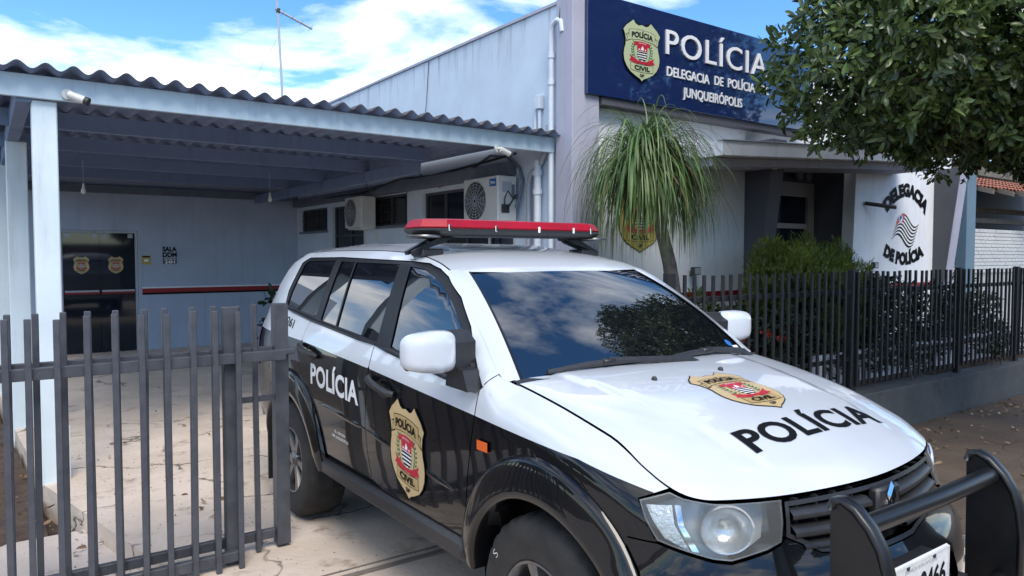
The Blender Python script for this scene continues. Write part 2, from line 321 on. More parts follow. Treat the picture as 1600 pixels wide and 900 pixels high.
# text as flat 2D triangles
_tx = {}
def text2d(s, bold=0.02, sp=1.0):
    key = (s, bold, sp)
    if key in _tx: return _tx[key]
    cu = bpy.data.curves.new('text_tmp', 'FONT'); cu.body = s; cu.size = 1.0; cu.offset = bold; cu.space_character = sp; cu.resolution_u = 4
    o = bpy.data.objects.new('text_tmp', cu); COL.objects.link(o); bpy.context.view_layer.update()
    me = o.evaluated_get(bpy.context.evaluated_depsgraph_get()).to_mesh()
    me.calc_loop_triangles()
    v = np.array([x.co[:2] for x in me.vertices]); f = [tuple(t.vertices) for t in me.loop_triangles]
    bpy.data.objects.remove(o); bpy.data.curves.remove(cu)
    v = v - [v[:, 0].min(), 0]
    _tx[key] = (v, f); return v, f
def text_box(s, w, h, bold=0.02, sp=1.0, cap=0.72):
    """centred on u=0, baseline at v=0, scaled to width w and cap height h"""
    v, f = text2d(s, bold, sp); v = v.copy()
    v[:, 0] = (v[:, 0]/v[:, 0].max() - 0.5)*w; v[:, 1] *= h/cap
    return v, f

def pip(P, poly):
    P = np.asarray(P, float); x, y = P[:, 0], P[:, 1]; ins = np.zeros(len(P), bool); n = len(poly)
    for i in range(n):
        x1, y1 = poly[i]; x2, y2 = poly[(i+1) % n]
        if y1 == y2: continue
        c = ((y1 > y) != (y2 > y)) & (x < (x2-x1)*(y-y1)/(y2-y1)+x1); ins ^= c
    return ins
def dens(poly, sp, closed=True):
    out = []; n = len(poly)
    for i in range(n if closed else n-1):
        a = poly[i]; b = poly[(i+1) % n]; d = math.hypot(b[0]-a[0], b[1]-a[1]); k = max(1, int(math.ceil(d/sp)))
        out += [(a[0]+(b[0]-a[0])*j/k, a[1]+(b[1]-a[1])*j/k) for j in range(k)]
    if not closed: out.append(tuple(poly[-1]))
    return out
def area(p): return 0.5*sum(p[i][0]*p[(i+1) % len(p)][1]-p[(i+1) % len(p)][0]*p[i][1] for i in range(len(p)))
def inset(poly, d):
    if area(poly) < 0: poly = poly[::-1]
    n = len(poly); out = []
    for i in range(n):
        a, b, c = poly[i-1], poly[i], poly[(i+1) % n]
        e1 = (b[0]-a[0], b[1]-a[1]); e2 = (c[0]-b[0], c[1]-b[1])
        l1 = math.hypot(*e1) or 1e-9; l2 = math.hypot(*e2) or 1e-9
        nx = -e1[1]/l1-e2[1]/l2; ny = e1[0]/l1+e2[0]/l2; l = math.hypot(nx, ny)
        if l < 1e-6: out.append(b); continue
        k = d/max(0.35, l/2)
        out.append((b[0]+nx/l*k, b[1]+ny/l*k))
    return out
def tri(outer, holes=(), lines=(), sp=0.05):
    pts = []; edges = []
    def loop(p, closed=True):
        k = len(pts); n = len(p); pts.extend(p)
        edges.extend([(k+i, k+(i+1) % n) for i in range(n if closed else n-1)])
    loop(outer)
    for h in holes: loop(h)
    for l in lines: loop(l, False)
    o = np.array(outer); x0, y0 = o.min(0); x1, y1 = o.max(0)
    gx, gy = np.meshgrid(np.arange(x0+sp*.5, x1, sp), np.arange(y0+sp*.5, y1, sp)); g = np.stack([gx.ravel(), gy.ravel()], 1)
    if len(g):
        ok = pip(g, outer)
        for h in holes: ok &= ~pip(g, h)
        b = np.array(pts); g = g[ok]
        if len(g):
            d = np.min(np.hypot(g[:, None, 0]-b[None, :, 0], g[:, None, 1]-b[None, :, 1]), 1); g = g[d > sp*0.45]
            pts.extend(map(tuple, g))
    r = delaunay_2d_cdt([Vector(p) for p in pts], edges, [], 0, 1e-6)
    V = np.array([v[:] for v in r[0]]); Fc = np.array(r[2]); c = V[Fc].mean(1)
    ok = pip(c, outer)
    for h in holes: ok &= ~pip(c, h)
    return V, Fc[ok]
def lifted(name, V, Fc, fn, mats, parent, off=0.0, idx=None, flip=False, skirt=0.0, loops=(), ref=None):
    """2D triangles lifted onto a surface fn(a,b)->xyz with exact normals, plus an inward skirt along the given loops"""
    e = 1e-3; P = []; Nn = []
    for a, b in V:
        p = np.asarray(fn(a, b)); n = np.cross(np.asarray(fn(a+e, b))-np.asarray(fn(a-e, b)), np.asarray(fn(a, b+e))-np.asarray(fn(a, b-e)))
        n /= (np.linalg.norm(n) or 1)
        if flip: n = -n
        P.append(p+n*off); Nn.append(n)
    P = list(P); Nn = list(Nn)
    F = [tuple(f[::-1]) if flip else tuple(f) for f in Fc]; idx = list(idx) if idx is not None else [0]*len(F)
    if skirt:
        for lp in loops:
            k = len(P); n = len(lp)
            for a, b in lp:
                p = np.asarray(fn(a, b)); nn = np.cross(np.asarray(fn(a+e, b))-np.asarray(fn(a-e, b)), np.asarray(fn(a, b+e))-np.asarray(fn(a, b-e)))
                nn /= (np.linalg.norm(nn) or 1)
                if flip: nn = -nn
                P.append(p+nn*off); P.append(p+nn*(off-skirt))
            c = P[k::2]; 
            for i in range(n):
                j = (i+1) % n
                t = P[k+2*j]-P[k+2*i-0]; 
                F.append((k+2*i, k+2*j, k+2*j+1, k+2*i+1)); idx.append(idx[0] if len(set(idx)) == 1 else -1)
            for i in range(n):
                t = P[k+2*((i+1) % n)]-P[k+2*((i-1) % n)]; w_ = P[k+2*i]-P[k+2*i+1]; q = np.cross(t, w_); q /= (np.linalg.norm(q) or 1)
                Nn += [q, q]
    idx = [max(0, i) for i in idx]
    return mobj(name, P, F, mats, parent, True, idx, Nn)

# ------------------------------------------------------------------ badge of the police (flat layers)
def arc_band(u0, u1, v0, v1, k, n=14):
    us = np.linspace(u0, u1, n); return [(u, v0-k*u*u) for u in us] + [(u, v1-k*u*u) for u in us[::-1]]
def badge(fn, name, parent, off0, step, flip=False, tan='tan', sp=0.08, fine=0.0):
    half = [(0, .60), (.10, .575), (.17, .60), (.24, .68), (.33, .60), (.42, .53), (.50, .42), (.455, .32), (.435, .2), (.445, .08), (.475, -.02), (.49, -.14), (.47, -.27), (.41, -.39), (.31, -.5), (.17, -.58), (.06, -.63), (0, -.68)]
    sh = half + [(-u, v) for u, v in half[-2:0:-1]]
    layers = []
    def poly(p, mt, lv): layers.append((*tri(dens(p, sp), sp=sp), mt, lv))
    def txt(s, wd, h, v0, k, mt, lv, bold=.035):
        v, f = text_box(s, wd, h, bold); v[:, 1] += v0 - k*v[:, 0]**2; layers.append((v, np.array(f), mt, lv))
    poly([(u*1.03, v*1.025) for u, v in sh], 'ink', 0); poly(sh, tan, 1)
    poly(arc_band(-.36, .36, .25, .49, .35), 'ink', 2); poly(arc_band(-.35, .35, .26, .48, .35), 'tan_dark' if tan == 'tan' else tan, 3)
    for sg in (-1, 1):
        poly([(sg*.36, .36), (sg*.43, .33), (sg*.40, .25), (sg*.44, .15), (sg*.33, .20)], 'ink', 2)
        poly([(sg*.37, .34), (sg*.415, .32), (sg*.39, .25), (sg*.42, .18), (sg*.34, .215)], 'tan_dark' if tan == 'tan' else tan, 3)
        for i in range(7):
            t = i/6; c = (sg*(.20+.045*math.sin(t*3.0)), -.20+.36*t); a = R(90-sg*(25-20*t))
            for s2 in (-1, 1):
                d = (math.cos(a+s2*.7), math.sin(a+s2*.7)); nn = (-d[1], d[0])
                poly([c, (c[0]+d[0]*.035+nn[0]*.018, c[1]+d[1]*.035+nn[1]*.018), (c[0]+d[0]*.075, c[1]+d[1]*.075), (c[0]+d[0]*.035-nn[0]*.018, c[1]+d[1]*.035-nn[1]*.018)], 'decal_green', 2+i % 2)
        poly([(sg*.08, -.24), (sg*.24, -.17), (sg*.34, -.11), (sg*.30, -.19), (sg*.35, -.25), (sg*.2, -.29), (sg*.08, -.31)], 'decal_red', 4)
    poly(arc_band(-.22, .22, .14, .22, .8), 'decal_red', 4)
    poly([(-.14, .15), (.14, .15), (.14, -.06), (.11, -.16), (0, -.24), (-.11, -.16), (-.14, -.06)], 'decal_white', 4)
    poly([(-.14, .15), (.14, .15), (.14, .0), (-.14, .0)], 'decal_red', 5)
    poly([(-.05, .02), (-.02, .08), (.0, .12), (.04, .07), (.03, .02)], 'decal_white', 6)
    for sg in (-1, 1): poly([(sg*.07, .02), (sg*.10, .02), (sg*.10, .05), (sg*.07, .05)], 'decal_white', 6)
    for k in range(4):
        v = -.015-k*.055; wd = .138-.012*max(0, k-1)**2
        poly([(-wd, v), (wd, v), (wd, v-.028), (-wd, v-.028)], 'ink', 5)
    poly(arc_band(-.13, .13, -.29, -.235, -.5), 'decal_red', 6)
    poly(arc_band(-.31, .31, -.49, -.31, -.35), 'ink', 2); poly(arc_band(-.30, .30, -.48, -.32, -.35), 'tan_dark' if tan == 'tan' else tan, 3)
    txt('POLÍCIA', .58, .12, .31, .35, 'ink', 7); txt('CIVIL', .42, .10, -.445, -.35, 'ink', 7); txt('SP', .12, .06, -.585, 0, 'ink', 7)
    txt('SÃO PAULO', .2, .03, .165, .8, 'decal_white', 7, .0)
    P = []; F = []; idx = []; mats = []
    e = 1e-3
    for V, Fc, mt, lv in layers:
        if fine: V, Fc = refine(V, Fc, fine)
        if mt not in mats: mats.append(mt)
        k = len(P)
        for a, b in V:
            p = np.asarray(fn(a, b), float); n = np.cross(np.asarray(fn(a+e, b))-np.asarray(fn(a-e, b)), np.asarray(fn(a, b+e))-np.asarray(fn(a, b-e))); n /= np.linalg.norm(n)
            if flip: n = -n
            P.append(p+n*(off0+step*lv))
        F += [tuple(int(k+i) for i in (f[::-1] if flip else f)) for f in Fc]; idx += [mats.index(mt)]*len(Fc)
    return mobj(name, P, F, mats, parent, False, idx)
def refine(V, Fc, L_):
    V = [tuple(v) for v in V]; out = []; st = [tuple(int(i) for i in f) for f in Fc]; mid = {}
    while st:
        f = st.pop(); e = [(math.dist(V[f[i]], V[f[(i+1) % 3]]), i) for i in range(3)]; l, i = max(e)
        if l <= L_: out.append(f); continue
        a, b, c = f[i], f[(i+1) % 3], f[(i+2) % 3]; k = (min(a, b), max(a, b))
        if k not in mid: V.append(((V[a][0]+V[b][0])/2, (V[a][1]+V[b][1])/2)); mid[k] = len(V)-1
        m_ = mid[k]; st += [(a, m_, c), (m_, b, c)]
    return V, out
def decal(name, V, Fc, fn, m, parent, off, flip=False, fine=0.0):
    if fine: V, Fc = refine(V, Fc, fine)
    e = 1e-3; P = []
    for a, b in V:
        p = np.asarray(fn(a, b), float); n = np.cross(np.asarray(fn(a+e, b))-np.asarray(fn(a-e, b)), np.asarray(fn(a, b+e))-np.asarray(fn(a, b-e))); n /= np.linalg.norm(n)
        P.append(p+(-n if flip else n)*off)
    return mobj(name, P, [tuple(int(i) for i in (f[::-1] if flip else f)) for f in Fc], m, parent)
def solid_text(name, s, wd, h, fn, depth, m, parent, bold=.02, sp=1.0):
    """raised letters: flat text triangles given thickness along the surface normal"""
    V, Fc = text_box(s, wd, h, bold, sp); P = []; e = 1e-3
    for o in (0.0, depth):
        for a, b in V:
            p = np.asarray(fn(a, b), float); n = np.cross(np.asarray(fn(a+e, b))-np.asarray(fn(a-e, b)), np.asarray(fn(a, b+e))-np.asarray(fn(a, b-e))); n /= np.linalg.norm(n)
            P.append(p+n*o)
    k = len(V); F = [tuple(k+i for i in f) for f in Fc]; cnt = {}
    for f in Fc:
        for i in range(3):
            a, b = f[i], f[(i+1) % 3]; cnt[(a, b)] = 1
    for (a, b) in cnt:
        if (b, a) not in cnt: F.append((a, b, k+b, k+a))
    return mobj(name, P, F, m, parent)

# ================================================================== police car: body surface
def lerp(x,t): 
    xs=[a for a,b in t];ys=[b for a,b in t];return float(np.interp(x,xs,ys))
def smooth(a,b,x):
    t=min(1,max(0,(x-a)/(b-a)));return t*t*(3-2*t)
def spl(pts,n=400):
    # catmull-rom through (x,y) samples -> table by x (monotone x)
    xs=np.array([p[0] for p in pts],float);ys=np.array([p[1] for p in pts],float)
    m=np.gradient(ys,xs)
    X=np.linspace(xs[0],xs[-1],n);k=np.clip(np.searchsorted(xs,X,'right')-1,0,len(xs)-2)
    h=xs[k+1]-xs[k];t=(X-xs[k])/h
    Y=(2*t**3-3*t**2+1)*ys[k]+(t**3-2*t**2+t)*h*m[k]+(-2*t**3+3*t**2)*ys[k+1]+(t**3-t**2)*h*m[k+1]
    return lambda x:float(np.interp(x,X,Y))
OUT=[(2.60,.888),(2.75,.887),(2.90,.883),(3.03,.872),(3.13,.85),(3.215,.81),(3.29,.745),(3.36,.64),(3.42,.50),(3.46,.34),(3.485,.17),(3.495,0.),(3.485,-.17),(3.46,-.34)]
_p=np.array(OUT);
def _chain(p,n=60):
    out=[]
    for i in range(len(p)-1):
        p0=p[max(i-1,0)];p1=p[i];p2=p[i+1];p3=p[min(i+2,len(p)-1)]
        for t in np.linspace(0,1,n,endpoint=False):
            out.append(.5*((2*p1)+(-p0+p2)*t+(2*p0-5*p1+4*p2-p3)*t*t+(-p0+3*p1-3*p2+p3)*t**3))
    out.append(p[-1]);return np.array(out)
_c=_chain(_p);_s=2.6+np.concatenate([[0],np.cumsum(np.hypot(*np.diff(_c,axis=0).T))])
SMID=float(_s[11*60])  # s at the centre line
def base(s):
    if s<2.6:
        # rear taper
        y=.888
        if s<-.35: y=.888-.075*((-.35-s)/.6)**2.0
        return s,y
    return float(np.interp(s,_s,_c[:,0])),float(np.interp(s,_s,_c[:,1]))
def nrm(s):
    e=.004;a=base(s-e);b=base(s+e);tx,ty=b[0]-a[0],b[1]-a[1];l=(tx*tx+ty*ty)**.5
    return -ty/l,tx/l   # outward (for side: +y)
_half=_c[:11*60+1]
def xf(y): return float(np.interp(-abs(y),-_half[:,1],_half[:,0]))
ZC=spl([(2.2,1.252),(2.4,1.25),(2.6,1.235),(2.8,1.206),(3.0,1.167),(3.2,1.114),(3.33,1.066),(3.43,1.022),(3.50,.972)])
def hoodz(x,y):
    y=abs(y);d=3.495-xf(min(y,.86))
    w=smooth(.5,.78,y)
    z=ZC(min(3.5,x+d))
    # raised power-bulge
    yb=.56-.17*(x-2.4); z+=.009*smooth(yb+.035,yb-.02,y)*smooth(3.44,3.15,x)
    return z
def A(s): return .107*(1-smooth(2.95,3.40,s))
def hedge(s):
    x,y=base(s);nx,ny=nrm(s);a=A(s);return x-nx*a,y-ny*a
def Tfront(s):
    x,y=hedge(s);return hoodz(x,y)-.003
ZE=spl([(-1.02,1.10),(-.97,1.22),(-.88,1.33),(-.80,1.46),(-.70,1.615),(-.60,1.71),(-.46,1.762),(-.2,1.778),(.3,1.785),(.8,1.782),(1.15,1.768),(1.4,1.742),(1.6,1.70),(1.75,1.645),(1.9,1.55),(2.1,1.408),(2.28,1.283),(2.36,1.232)])
def T(s): 
    if s<2.34: return ZE(s)
    if s>2.40: return Tfront(s)
    t=(s-2.34)/.06;return ZE(2.34)*(1-t)+Tfront(2.40)*t
WS=spl([(.30,.80),(.40,.838),(.50,.865),(.62,.877),(.8,.884),(.95,.888),(1.08,.886),(1.17,.876),(1.24,.856),(1.32,.828),(1.42,.795),(1.55,.750),(1.66,.707),(1.74,.672),(1.80,.640)])
NZ=spl([(.25,.04),(.35,.09),(.48,.135),(.6,.14),(.68,.125),(.76,.07),(.82,.045),(.9,.025),(.97,0),(1.1,-.03)])
def S(s,z):
    bx,by=base(s);nx,ny=nrm(s);q=max(0,T(s)-z)
    side=WS(z)-.888
    wf=smooth(3.0,3.42,s)
    # rounding toward the top edge
    fen=smooth(2.28,2.45,s)
    r=(1-fen)*.045*max(0,1-q/.07)**2+fen*A(s)*max(0,1-q/.17)**2.2
    sidef=(1-fen)*side+fen*(min(0,WS(min(z,1.0))-.888))
    o=(1-wf)*sidef+wf*NZ(z)-r
    # tail: rear face lean
    return np.array([bx+nx*o,by+ny*o,z])

# ================================================================== police car: parts
XC, YR = 2.55, 4.82
def build_car():
    root = empty('police_car', (XC, YR, 0), R(-90))
    tag(root, 'white and black police car with a red roof light bar and black bull bar', 'car')
    FA, RA, WZ = 2.69, -0.02, 0.385         # axles, wheel centre height
    fr = lambda s, z: (lambda p: (p[0], -p[1], p[2]))(S(s, z))
    SM = SMID
    def ffull(s, z):
        if s <= SM: p = S(s, z); return (p[0], -p[1], p[2])
        p = S(2*SM-s, z); return (p[0], p[1], p[2])
    def mirror(o, name=None):
        me = o.data.copy(); n = len(me.vertices); co = np.empty(n*3); me.vertices.foreach_get('co', co); co = co.reshape(-1, 3); co[:, 1] *= -1
        q = bpy.data.objects.new(o.name.split('.')[0], None)
        V = co; F = [tuple(p.vertices)[::-1] for p in me.polygons]; idx = [p.material_index for p in me.polygons]
        sm = any(p.use_smooth for p in me.polygons)
        nn = None
        if sm and me.has_custom_normals:
            cn = np.zeros((n, 3))
            arr = np.array([l.vertex_index for l in me.loops]); nv = np.array([c.vector[:] for c in me.corner_normals]); cn[arr] = nv; cn[:, 1] *= -1; nn = cn
        bpy.data.objects.remove(q)
        r = mobj(o.name.split('.')[0], V, F, [m for m in me.materials], o.parent, sm, idx, nn)
        bpy.data.meshes.remove(me); return r
    def panel(name, poly, mats, parent=root, holes=(), line=None, sp=0.06, gap=0.0017, off=0.0, skirt=0.014, fn=fr, both=True, dsp=0.03):
        o = dens(inset(dens(poly, dsp), gap) if gap else dens(poly, dsp), dsp*1.5)
        hs = [dens(inset(dens(h, dsp), -gap)[::-1] if gap else dens(h, dsp), dsp*1.5) for h in holes]
        lines = []
        if line is not None:
            ld = dens(line, dsp, False); ins = pip(ld, o)
            for h in hs: ins &= ~pip(ld, h)
            run = []
            for p, k in zip(ld, ins):
                if k: run.append(p)
                elif run: lines.append(run); run = []
            if run: lines.append(run)
            lines = [l for l in lines if len(l) > 1]
        V, Fc = tri(o, hs, lines, sp)
        idx = None
        if line is not None:
            c = V[Fc].mean(1); lx = [p[0] for p in line]; ly = [p[1] for p in line]
            idx = (c[:, 1] < np.interp(c[:, 0], lx, ly)).astype(int)
        ob = lifted(name, V, Fc, fn, mats, parent, off, idx, False, skirt, [o]+hs)
        if both: return ob, mirror(ob)
        return ob
    # colour split, belt and openings (station, height)
    line = [(-1.05, 1.215), (-.161, 1.207), (.167, 1.198), (1.232, 1.145), (2.242, 1.081), (2.884, 1.038), (3.258, .975), (3.4, .95)]
    belt = [(-.40, 1.392), (.30, 1.328), (1.206, 1.272), (1.371, 1.255), (2.262, 1.180)]
    zb = lambda x: float(np.interp(x, [p[0] for p in belt], [p[1] for p in belt]))
    ell = lambda cx, rx, rz, a0, a1, n=30: [(cx+rx*math.cos(R(a0+(a1-a0)*i/n)), WZ+rz*math.sin(R(a0+(a1-a0)*i/n))) for i in range(n+1)]
    top_open = [(2.275, 1.205), (2.12, 1.352), (2.035, 1.432), (1.87, 1.556), (1.705, 1.647), (1.60, 1.684), (1.47, 1.712), (1.30, 1.722), (1.0, 1.728), (.35, 1.742), (-.22, 1.738), (-.31, 1.70), (-.385, 1.50), (-.41, 1.42)]
    paint = ['white_paint', 'black_paint']
    # inner dark shell that closes the gaps
    ss = np.concatenate([np.linspace(-1.0, 2.1, 26), np.linspace(2.25, 3.05, 10), np.linspace(3.1, SM, 22)])
    P = []; F = []
    nz = 16
    for s in ss:
        zt = T(s)-0.02
        for j in range(nz):
            z = .42+(zt-.42)*j/(nz-1); e = 1e-3
            p = np.array(fr(s, z)); n = np.cross(np.array(fr(s+e, z))-np.array(fr(s-e, z)), np.array(fr(s, z+e))-np.array(fr(s, z-e))); n /= np.linalg.norm(n)
            P.append(p-n*.032)
    for i in range(len(ss)-1):
        for j in range(nz-1):
            zc = .42+(T(ss[i])-.44)*(j+.5)/(nz-1); sc_ = (ss[i]+ss[i+1])/2
            if sc_ > 3.13 and zc > .765: continue
            if any(((sc_-c)/.56)**2+((zc-WZ)/.58)**2 < 1 for c in (FA, RA)): continue
            F.append((i*nz+j, (i+1)*nz+j, (i+1)*nz+j+1, i*nz+j+1))
    sh = mobj('inner_shell', P, F, 'dark_inner', root); mirror(sh)
    # body side with roof rail, pillars and rear quarter
    Tp = lambda a, b, n: [(s, T(s)-.001) for s in np.linspace(a, b, n)]
    ra = ell(RA, .50, .53, 8, 178)
    side_poly = Tp(2.315, -1.0, 70) + [(-1.0, .62), (-.60, .55), (-.53, .46)] + ra[::-1] + [(.50, .55), (.40, .84), (.18, .99), (.125, 1.10), (.17, 1.29), (.20, zb(.2))] + [(.0, zb(0)), (-.25, zb(-.25)), (-.36, 1.40)] + top_open[::-1][1:]
    panel('body_side', side_poly, paint, line=line, sp=.055)
    panel('front_fender', Tp(3.255, 2.33, 26) + [(2.262, 1.19), (2.246, 1.081), (2.186, .805), (2.158, .62), (2.15, .46)] + ell(FA, .49, .53, 172, 30)[0:] + [(3.12, .835), (3.222, .84), (3.15, .962)], paint, line=line, sp=.045)
    fd, _ = panel('front_door', [(1.196, zb(1.196)), (1.19, 1.1), (1.152, .84), (1.17, .70), (1.21, .55), (1.35, .52), (2.12, .50), (2.155, .62), (2.183, .805), (2.243, 1.081), (2.258, 1.18)] + [(x, zb(x)) for x in np.linspace(2.2, 1.25, 12)], paint, line=line, sp=.055)
    rd, _ = panel('rear_door', [(.20, zb(.2)), (.17, 1.29), (.125, 1.10), (.18, .99), (.40, .84), (.50, .68), (.56, .55), (1.206, .548), (1.167, .70), (1.149, .84), (1.187, 1.1), (1.192, zb(1.19))] + [(x, zb(x)) for x in np.linspace(1.15, .25, 12)], paint, line=line, sp=.055)
    # lower door moulding and sill step
    def strip(name, pts, h, bulge, m, parent, both=True, nn=40):
        L_ = dens(pts, .05, False); P = []; F = []
        for k, (s, z) in enumerate(L_):
            t = k/(len(L_)-1); hh = h*min(1, 6*t+.2, 6*(1-t)+.2)
            for dz, b in ((hh, 0), (hh*.55, bulge), (-hh*.55, bulge*.85), (-hh, 0)):
                p = S(s, z+dz); nx, ny = nrm(s); P.append((p[0]+nx*b, -(p[1]+ny*b), p[2]))
        for k in range(len(L_)-1):
            for j in range(3): F.append((4*k+j, 4*k+j+1, 4*k+4+j+1, 4*k+4+j))
        o = mobj(name, P, F, m, parent, True)
        if both: mirror(o)
        return o
    strip('door_moulding', [(.48, .845), (1.14, .815)], .016, .006, 'black_paint', root)
    strip('door_moulding', [(1.165, .812), (2.08, .715)], .016, .005, 'black_paint', root)
    st = MB(); st.box(.52, 2.16, -.895, -.80, .415, .515, bev=.022); s_ = st.build('side_sill', 'black_plastic', root, True); mirror(s_)
    # window frames and panes
    gl = {'quarter': [(-.335, 1.408), (.245, 1.356), (.262, 1.722), (-.20, 1.715), (-.262, 1.69), (-.33, 1.50)],
          'vent': [(.345, 1.347), (.595, 1.331), (.575, 1.712), (.367, 1.716)],
          'rear': [(.620, 1.330), (1.195, 1.293), (1.178, 1.704), (.60, 1.711)],
          'front': [(1.368, 1.280), (2.205, 1.213), (2.10, 1.330), (2.005, 1.413), (1.845, 1.53), (1.68, 1.618), (1.58, 1.655), (1.46, 1.684), (1.315, 1.694)]}
    fpoly = [(x, zb(x)) for x in np.linspace(-.36, 2.262, 40)] + top_open
    wf, _ = panel('window_frame', fpoly, ['frame_black'], holes=[dens(g, .03) for g in gl.values()], sp=.06, off=-.004)
    for k, nm in (('quarter', 'quarter_window'), ('vent', 'rear_vent_window'), ('rear', 'rear_window'), ('front', 'front_window')):
        panel(nm, gl[k], ['tint_glass'], sp=.05, gap=.0, off=-.010, skirt=.004)
    strip('belt_trim', [(-.36, zb(-.36)), (.20, zb(.2)), (1.19, zb(1.19))], .011, .008, 'black_gloss', root)
    strip('belt_trim', [(1.205, zb(1.205)), (2.25, zb(2.25))], .011, .008, 'black_gloss', root)
    # roof
    ye = lambda x: S(x, T(x)-.001)[1]
    YE = spl([(x, ye(x)) for x in np.linspace(-.78, 1.9, 40)])
    crown = spl([(-.9, .02), (-.6, .035), (-.2, .05), (.5, .052), (1.0, .045), (1.4, .03), (1.62, .018), (1.8, .010)])
    def rf(x, y):
        yy = YE(min(max(x, -.78), 1.9)); t = min(1, abs(y)/yy)
        z = T(x)+crown(x)*(1-t**3.2)
        z += .006*math.exp(-((abs(y)-.34)/.05)**2)*smooth(-.7, -.4, x)*smooth(1.45, 1.1, x)
        return (x, y, z)
    rx = np.linspace(-.72, 1.70, 50)
    rpoly = [(x, -YE(x)) for x in rx] + [(x, YE(x)) for x in rx[::-1]]
    rpoly = [(x + (.05*(1-(y/.62)**2) if x > 1.69 else 0), y) for x, y in dens(rpoly, .06)]
    panel('roof', rpoly, ['white_paint'], fn=rf, both=False, sp=.06, gap=.004)
    # hood
    hs = np.concatenate([np.linspace(2.40, 3.2, 24), np.linspace(3.22, SM, 40)])
    hp = [hedge(s) for s in hs]
    hpoly = [(2.36+.05*(1-(y/.78)**2), y) for y in np.linspace(.775, -.775, 24)] + [(x, -y) for x, y in hp] + [(x, y) for x, y in hp[::-1][1:]]
    hd = panel('hood', hpoly, ['white_paint'], fn=lambda x, y: (x, y, hoodz(x, y)), both=False, sp=.035, gap=.0022, skirt=.02)
    # windshield: (a across, b up)
    def ws(a, b):
        b_ = b; t = b
        A_ = np.array([2.375+.085*(1-a*a), a*.795, 1.222+.012*(1-a*a)]); B_ = np.array([1.705+.055*(1-a*a), a*.612, 1.664+.012*(1-a*a)])
        p = A_*(1-t)+B_*t; k = 4*t*(1-t)
        return (p[0]+.020*k, p[1]*(1+.012*k), p[2]+.028*k)
    def wsq(u, v): return ws(u/.75, v/.75)
    wp = [(-.75, 0), (.75, 0), (.75, .75), (-.75, .75)]
    panel('windshield', wp, ['screen_glass'], fn=wsq, both=False, sp=.05, gap=.012, skirt=.006)
    for a0, a1, nm, mt in ((-.944, -.928, 'windshield_seal', 'black_gloss'), (.928, .944, 'windshield_seal', 'black_gloss')):
        P = []; F = []
        for i in range(21):
            for a in (a0, a1):
                p = np.array(ws(a, i/20)); P.append(p+np.array([.005, 0, .007])*(1 if abs(a) < 1 else -.6))
        F = [(2*i, 2*i+1, 2*i+3, 2*i+2) for i in range(20)]
        mobj(nm, P, F, mt, root, True)
    for sg in (-1, 1):
        P = []; k_ = 25
        for i in range(k_):
            s = 2.372-(2.372-1.66)*i/(k_-1); o_ = S(s, T(s)-.004); o_ = np.array([o_[0], sg*o_[1], o_[2]+.001]); t = min(1.0, max(-.01, (2.375-s)/.67)); i_ = np.array(ws(sg*.944, t))+np.array([.004, 0, .006])
            m_ = (o_+i_)/2+np.array([.006, sg*.010, .008]); P += [o_, m_, i_]
        F = [(3*i+j, 3*i+j+1, 3*i+4+j, 3*i+3+j) for i in range(k_-1) for j in range(2)]
        mobj('front_pillar', P, F, 'white_paint', root, True)
    panel('pillar_base', [(2.262, 1.20), (2.42, 1.16), (2.42, T(2.42)-.004), (2.36, T(2.36)-.004), (2.31, T(2.31)-.006), (2.27, T(2.27)-.02)], ['white_paint'], off=-.005, gap=0, sp=.03)
    # cowl, wipers, washer nozzles
    mb = MB(); ys = np.linspace(-.79, .79, 25)
    P = []
    for y in ys:
        a = y/.79
        for dxx, dz in ((-.035, .010), (.02, .006), (.05, -.035)): P.append((2.39+.075*(1-a*a)+dxx, y, 1.228+.012*(1-a*a)+dz))
    mobj('cowl', P, [(3*i+j, 3*i+j+1, 3*i+3+j+1, 3*i+3+j) for i in range(24) for j in range(2)], 'black_plastic', root, True)
    def wiper(y0, y1, pv):
        w_ = MB(); q = lambda a, b, h: tuple(np.array(ws(a, b))+np.array([.55, 0, .83])*h)
        w_.tube([q(y0, .035, .016), q((y0*2+y1)/3, .048, .022), q((y0+2*y1)/3, .05, .022), q(y1, .04, .016)], [.010, .015, .015, .010], 6)
        w_.tube([q(pv, -.06, .02), q(pv*.8+(y0+y1)/2*.2, -.01, .045), q((y0+y1)/2, .055, .03)], [.022, .017, .014], 6)
        w_.box(*(lambda c: (c[0]-.02, c[0]+.02, c[1]-.035, c[1]+.035, c[2]-.012, c[2]+.012))(q((y0+y1)/2, .052, .026)), bev=.006)
        w_.build('wiper', 'black_plastic', root, True)
    wiper(-.78, .02, .34); wiper(.08, .86, .90)
    for y in (-.27, .16):
        mb = MB(); z = hoodz(2.68, y); mb.lathe([(.0, .016), (.008, .014), (.012, .006), (.013, 0)], (2.68, y, z), 'z', 10); mb.build('washer_nozzle', 'black_plastic', root, True)
    # tailgate
    bs = [(s, T(s)-.001) for s in np.linspace(-.72, -1.0, 14)] + [(-1.0, z) for z in np.linspace(1.08, .5, 8)]
    P = []; nb = 13
    for s, z in bs:
        p = S(s, z)
        for k in range(nb):
            t = -1+2*k/(nb-1); P.append((p[0]-.06*(1-t*t)*(1 if z < 1.6 else .5), p[1]*t, p[2]+.03*(1-t*t)*(z > 1.65)))
    mobj('tailgate', P, [(i*nb+k, i*nb+k+1, (i+1)*nb+k+1, (i+1)*nb+k) for i in range(len(bs)-1) for k in range(nb-1)], 'white_paint', root, True)
    panel('tail_light', [(-.99, 1.21), (-.985, .92), (-.90, .92), (-.86, 1.12), (-.84, 1.205)], ['red_lamp'], off=.006, gap=.001, sp=.04)
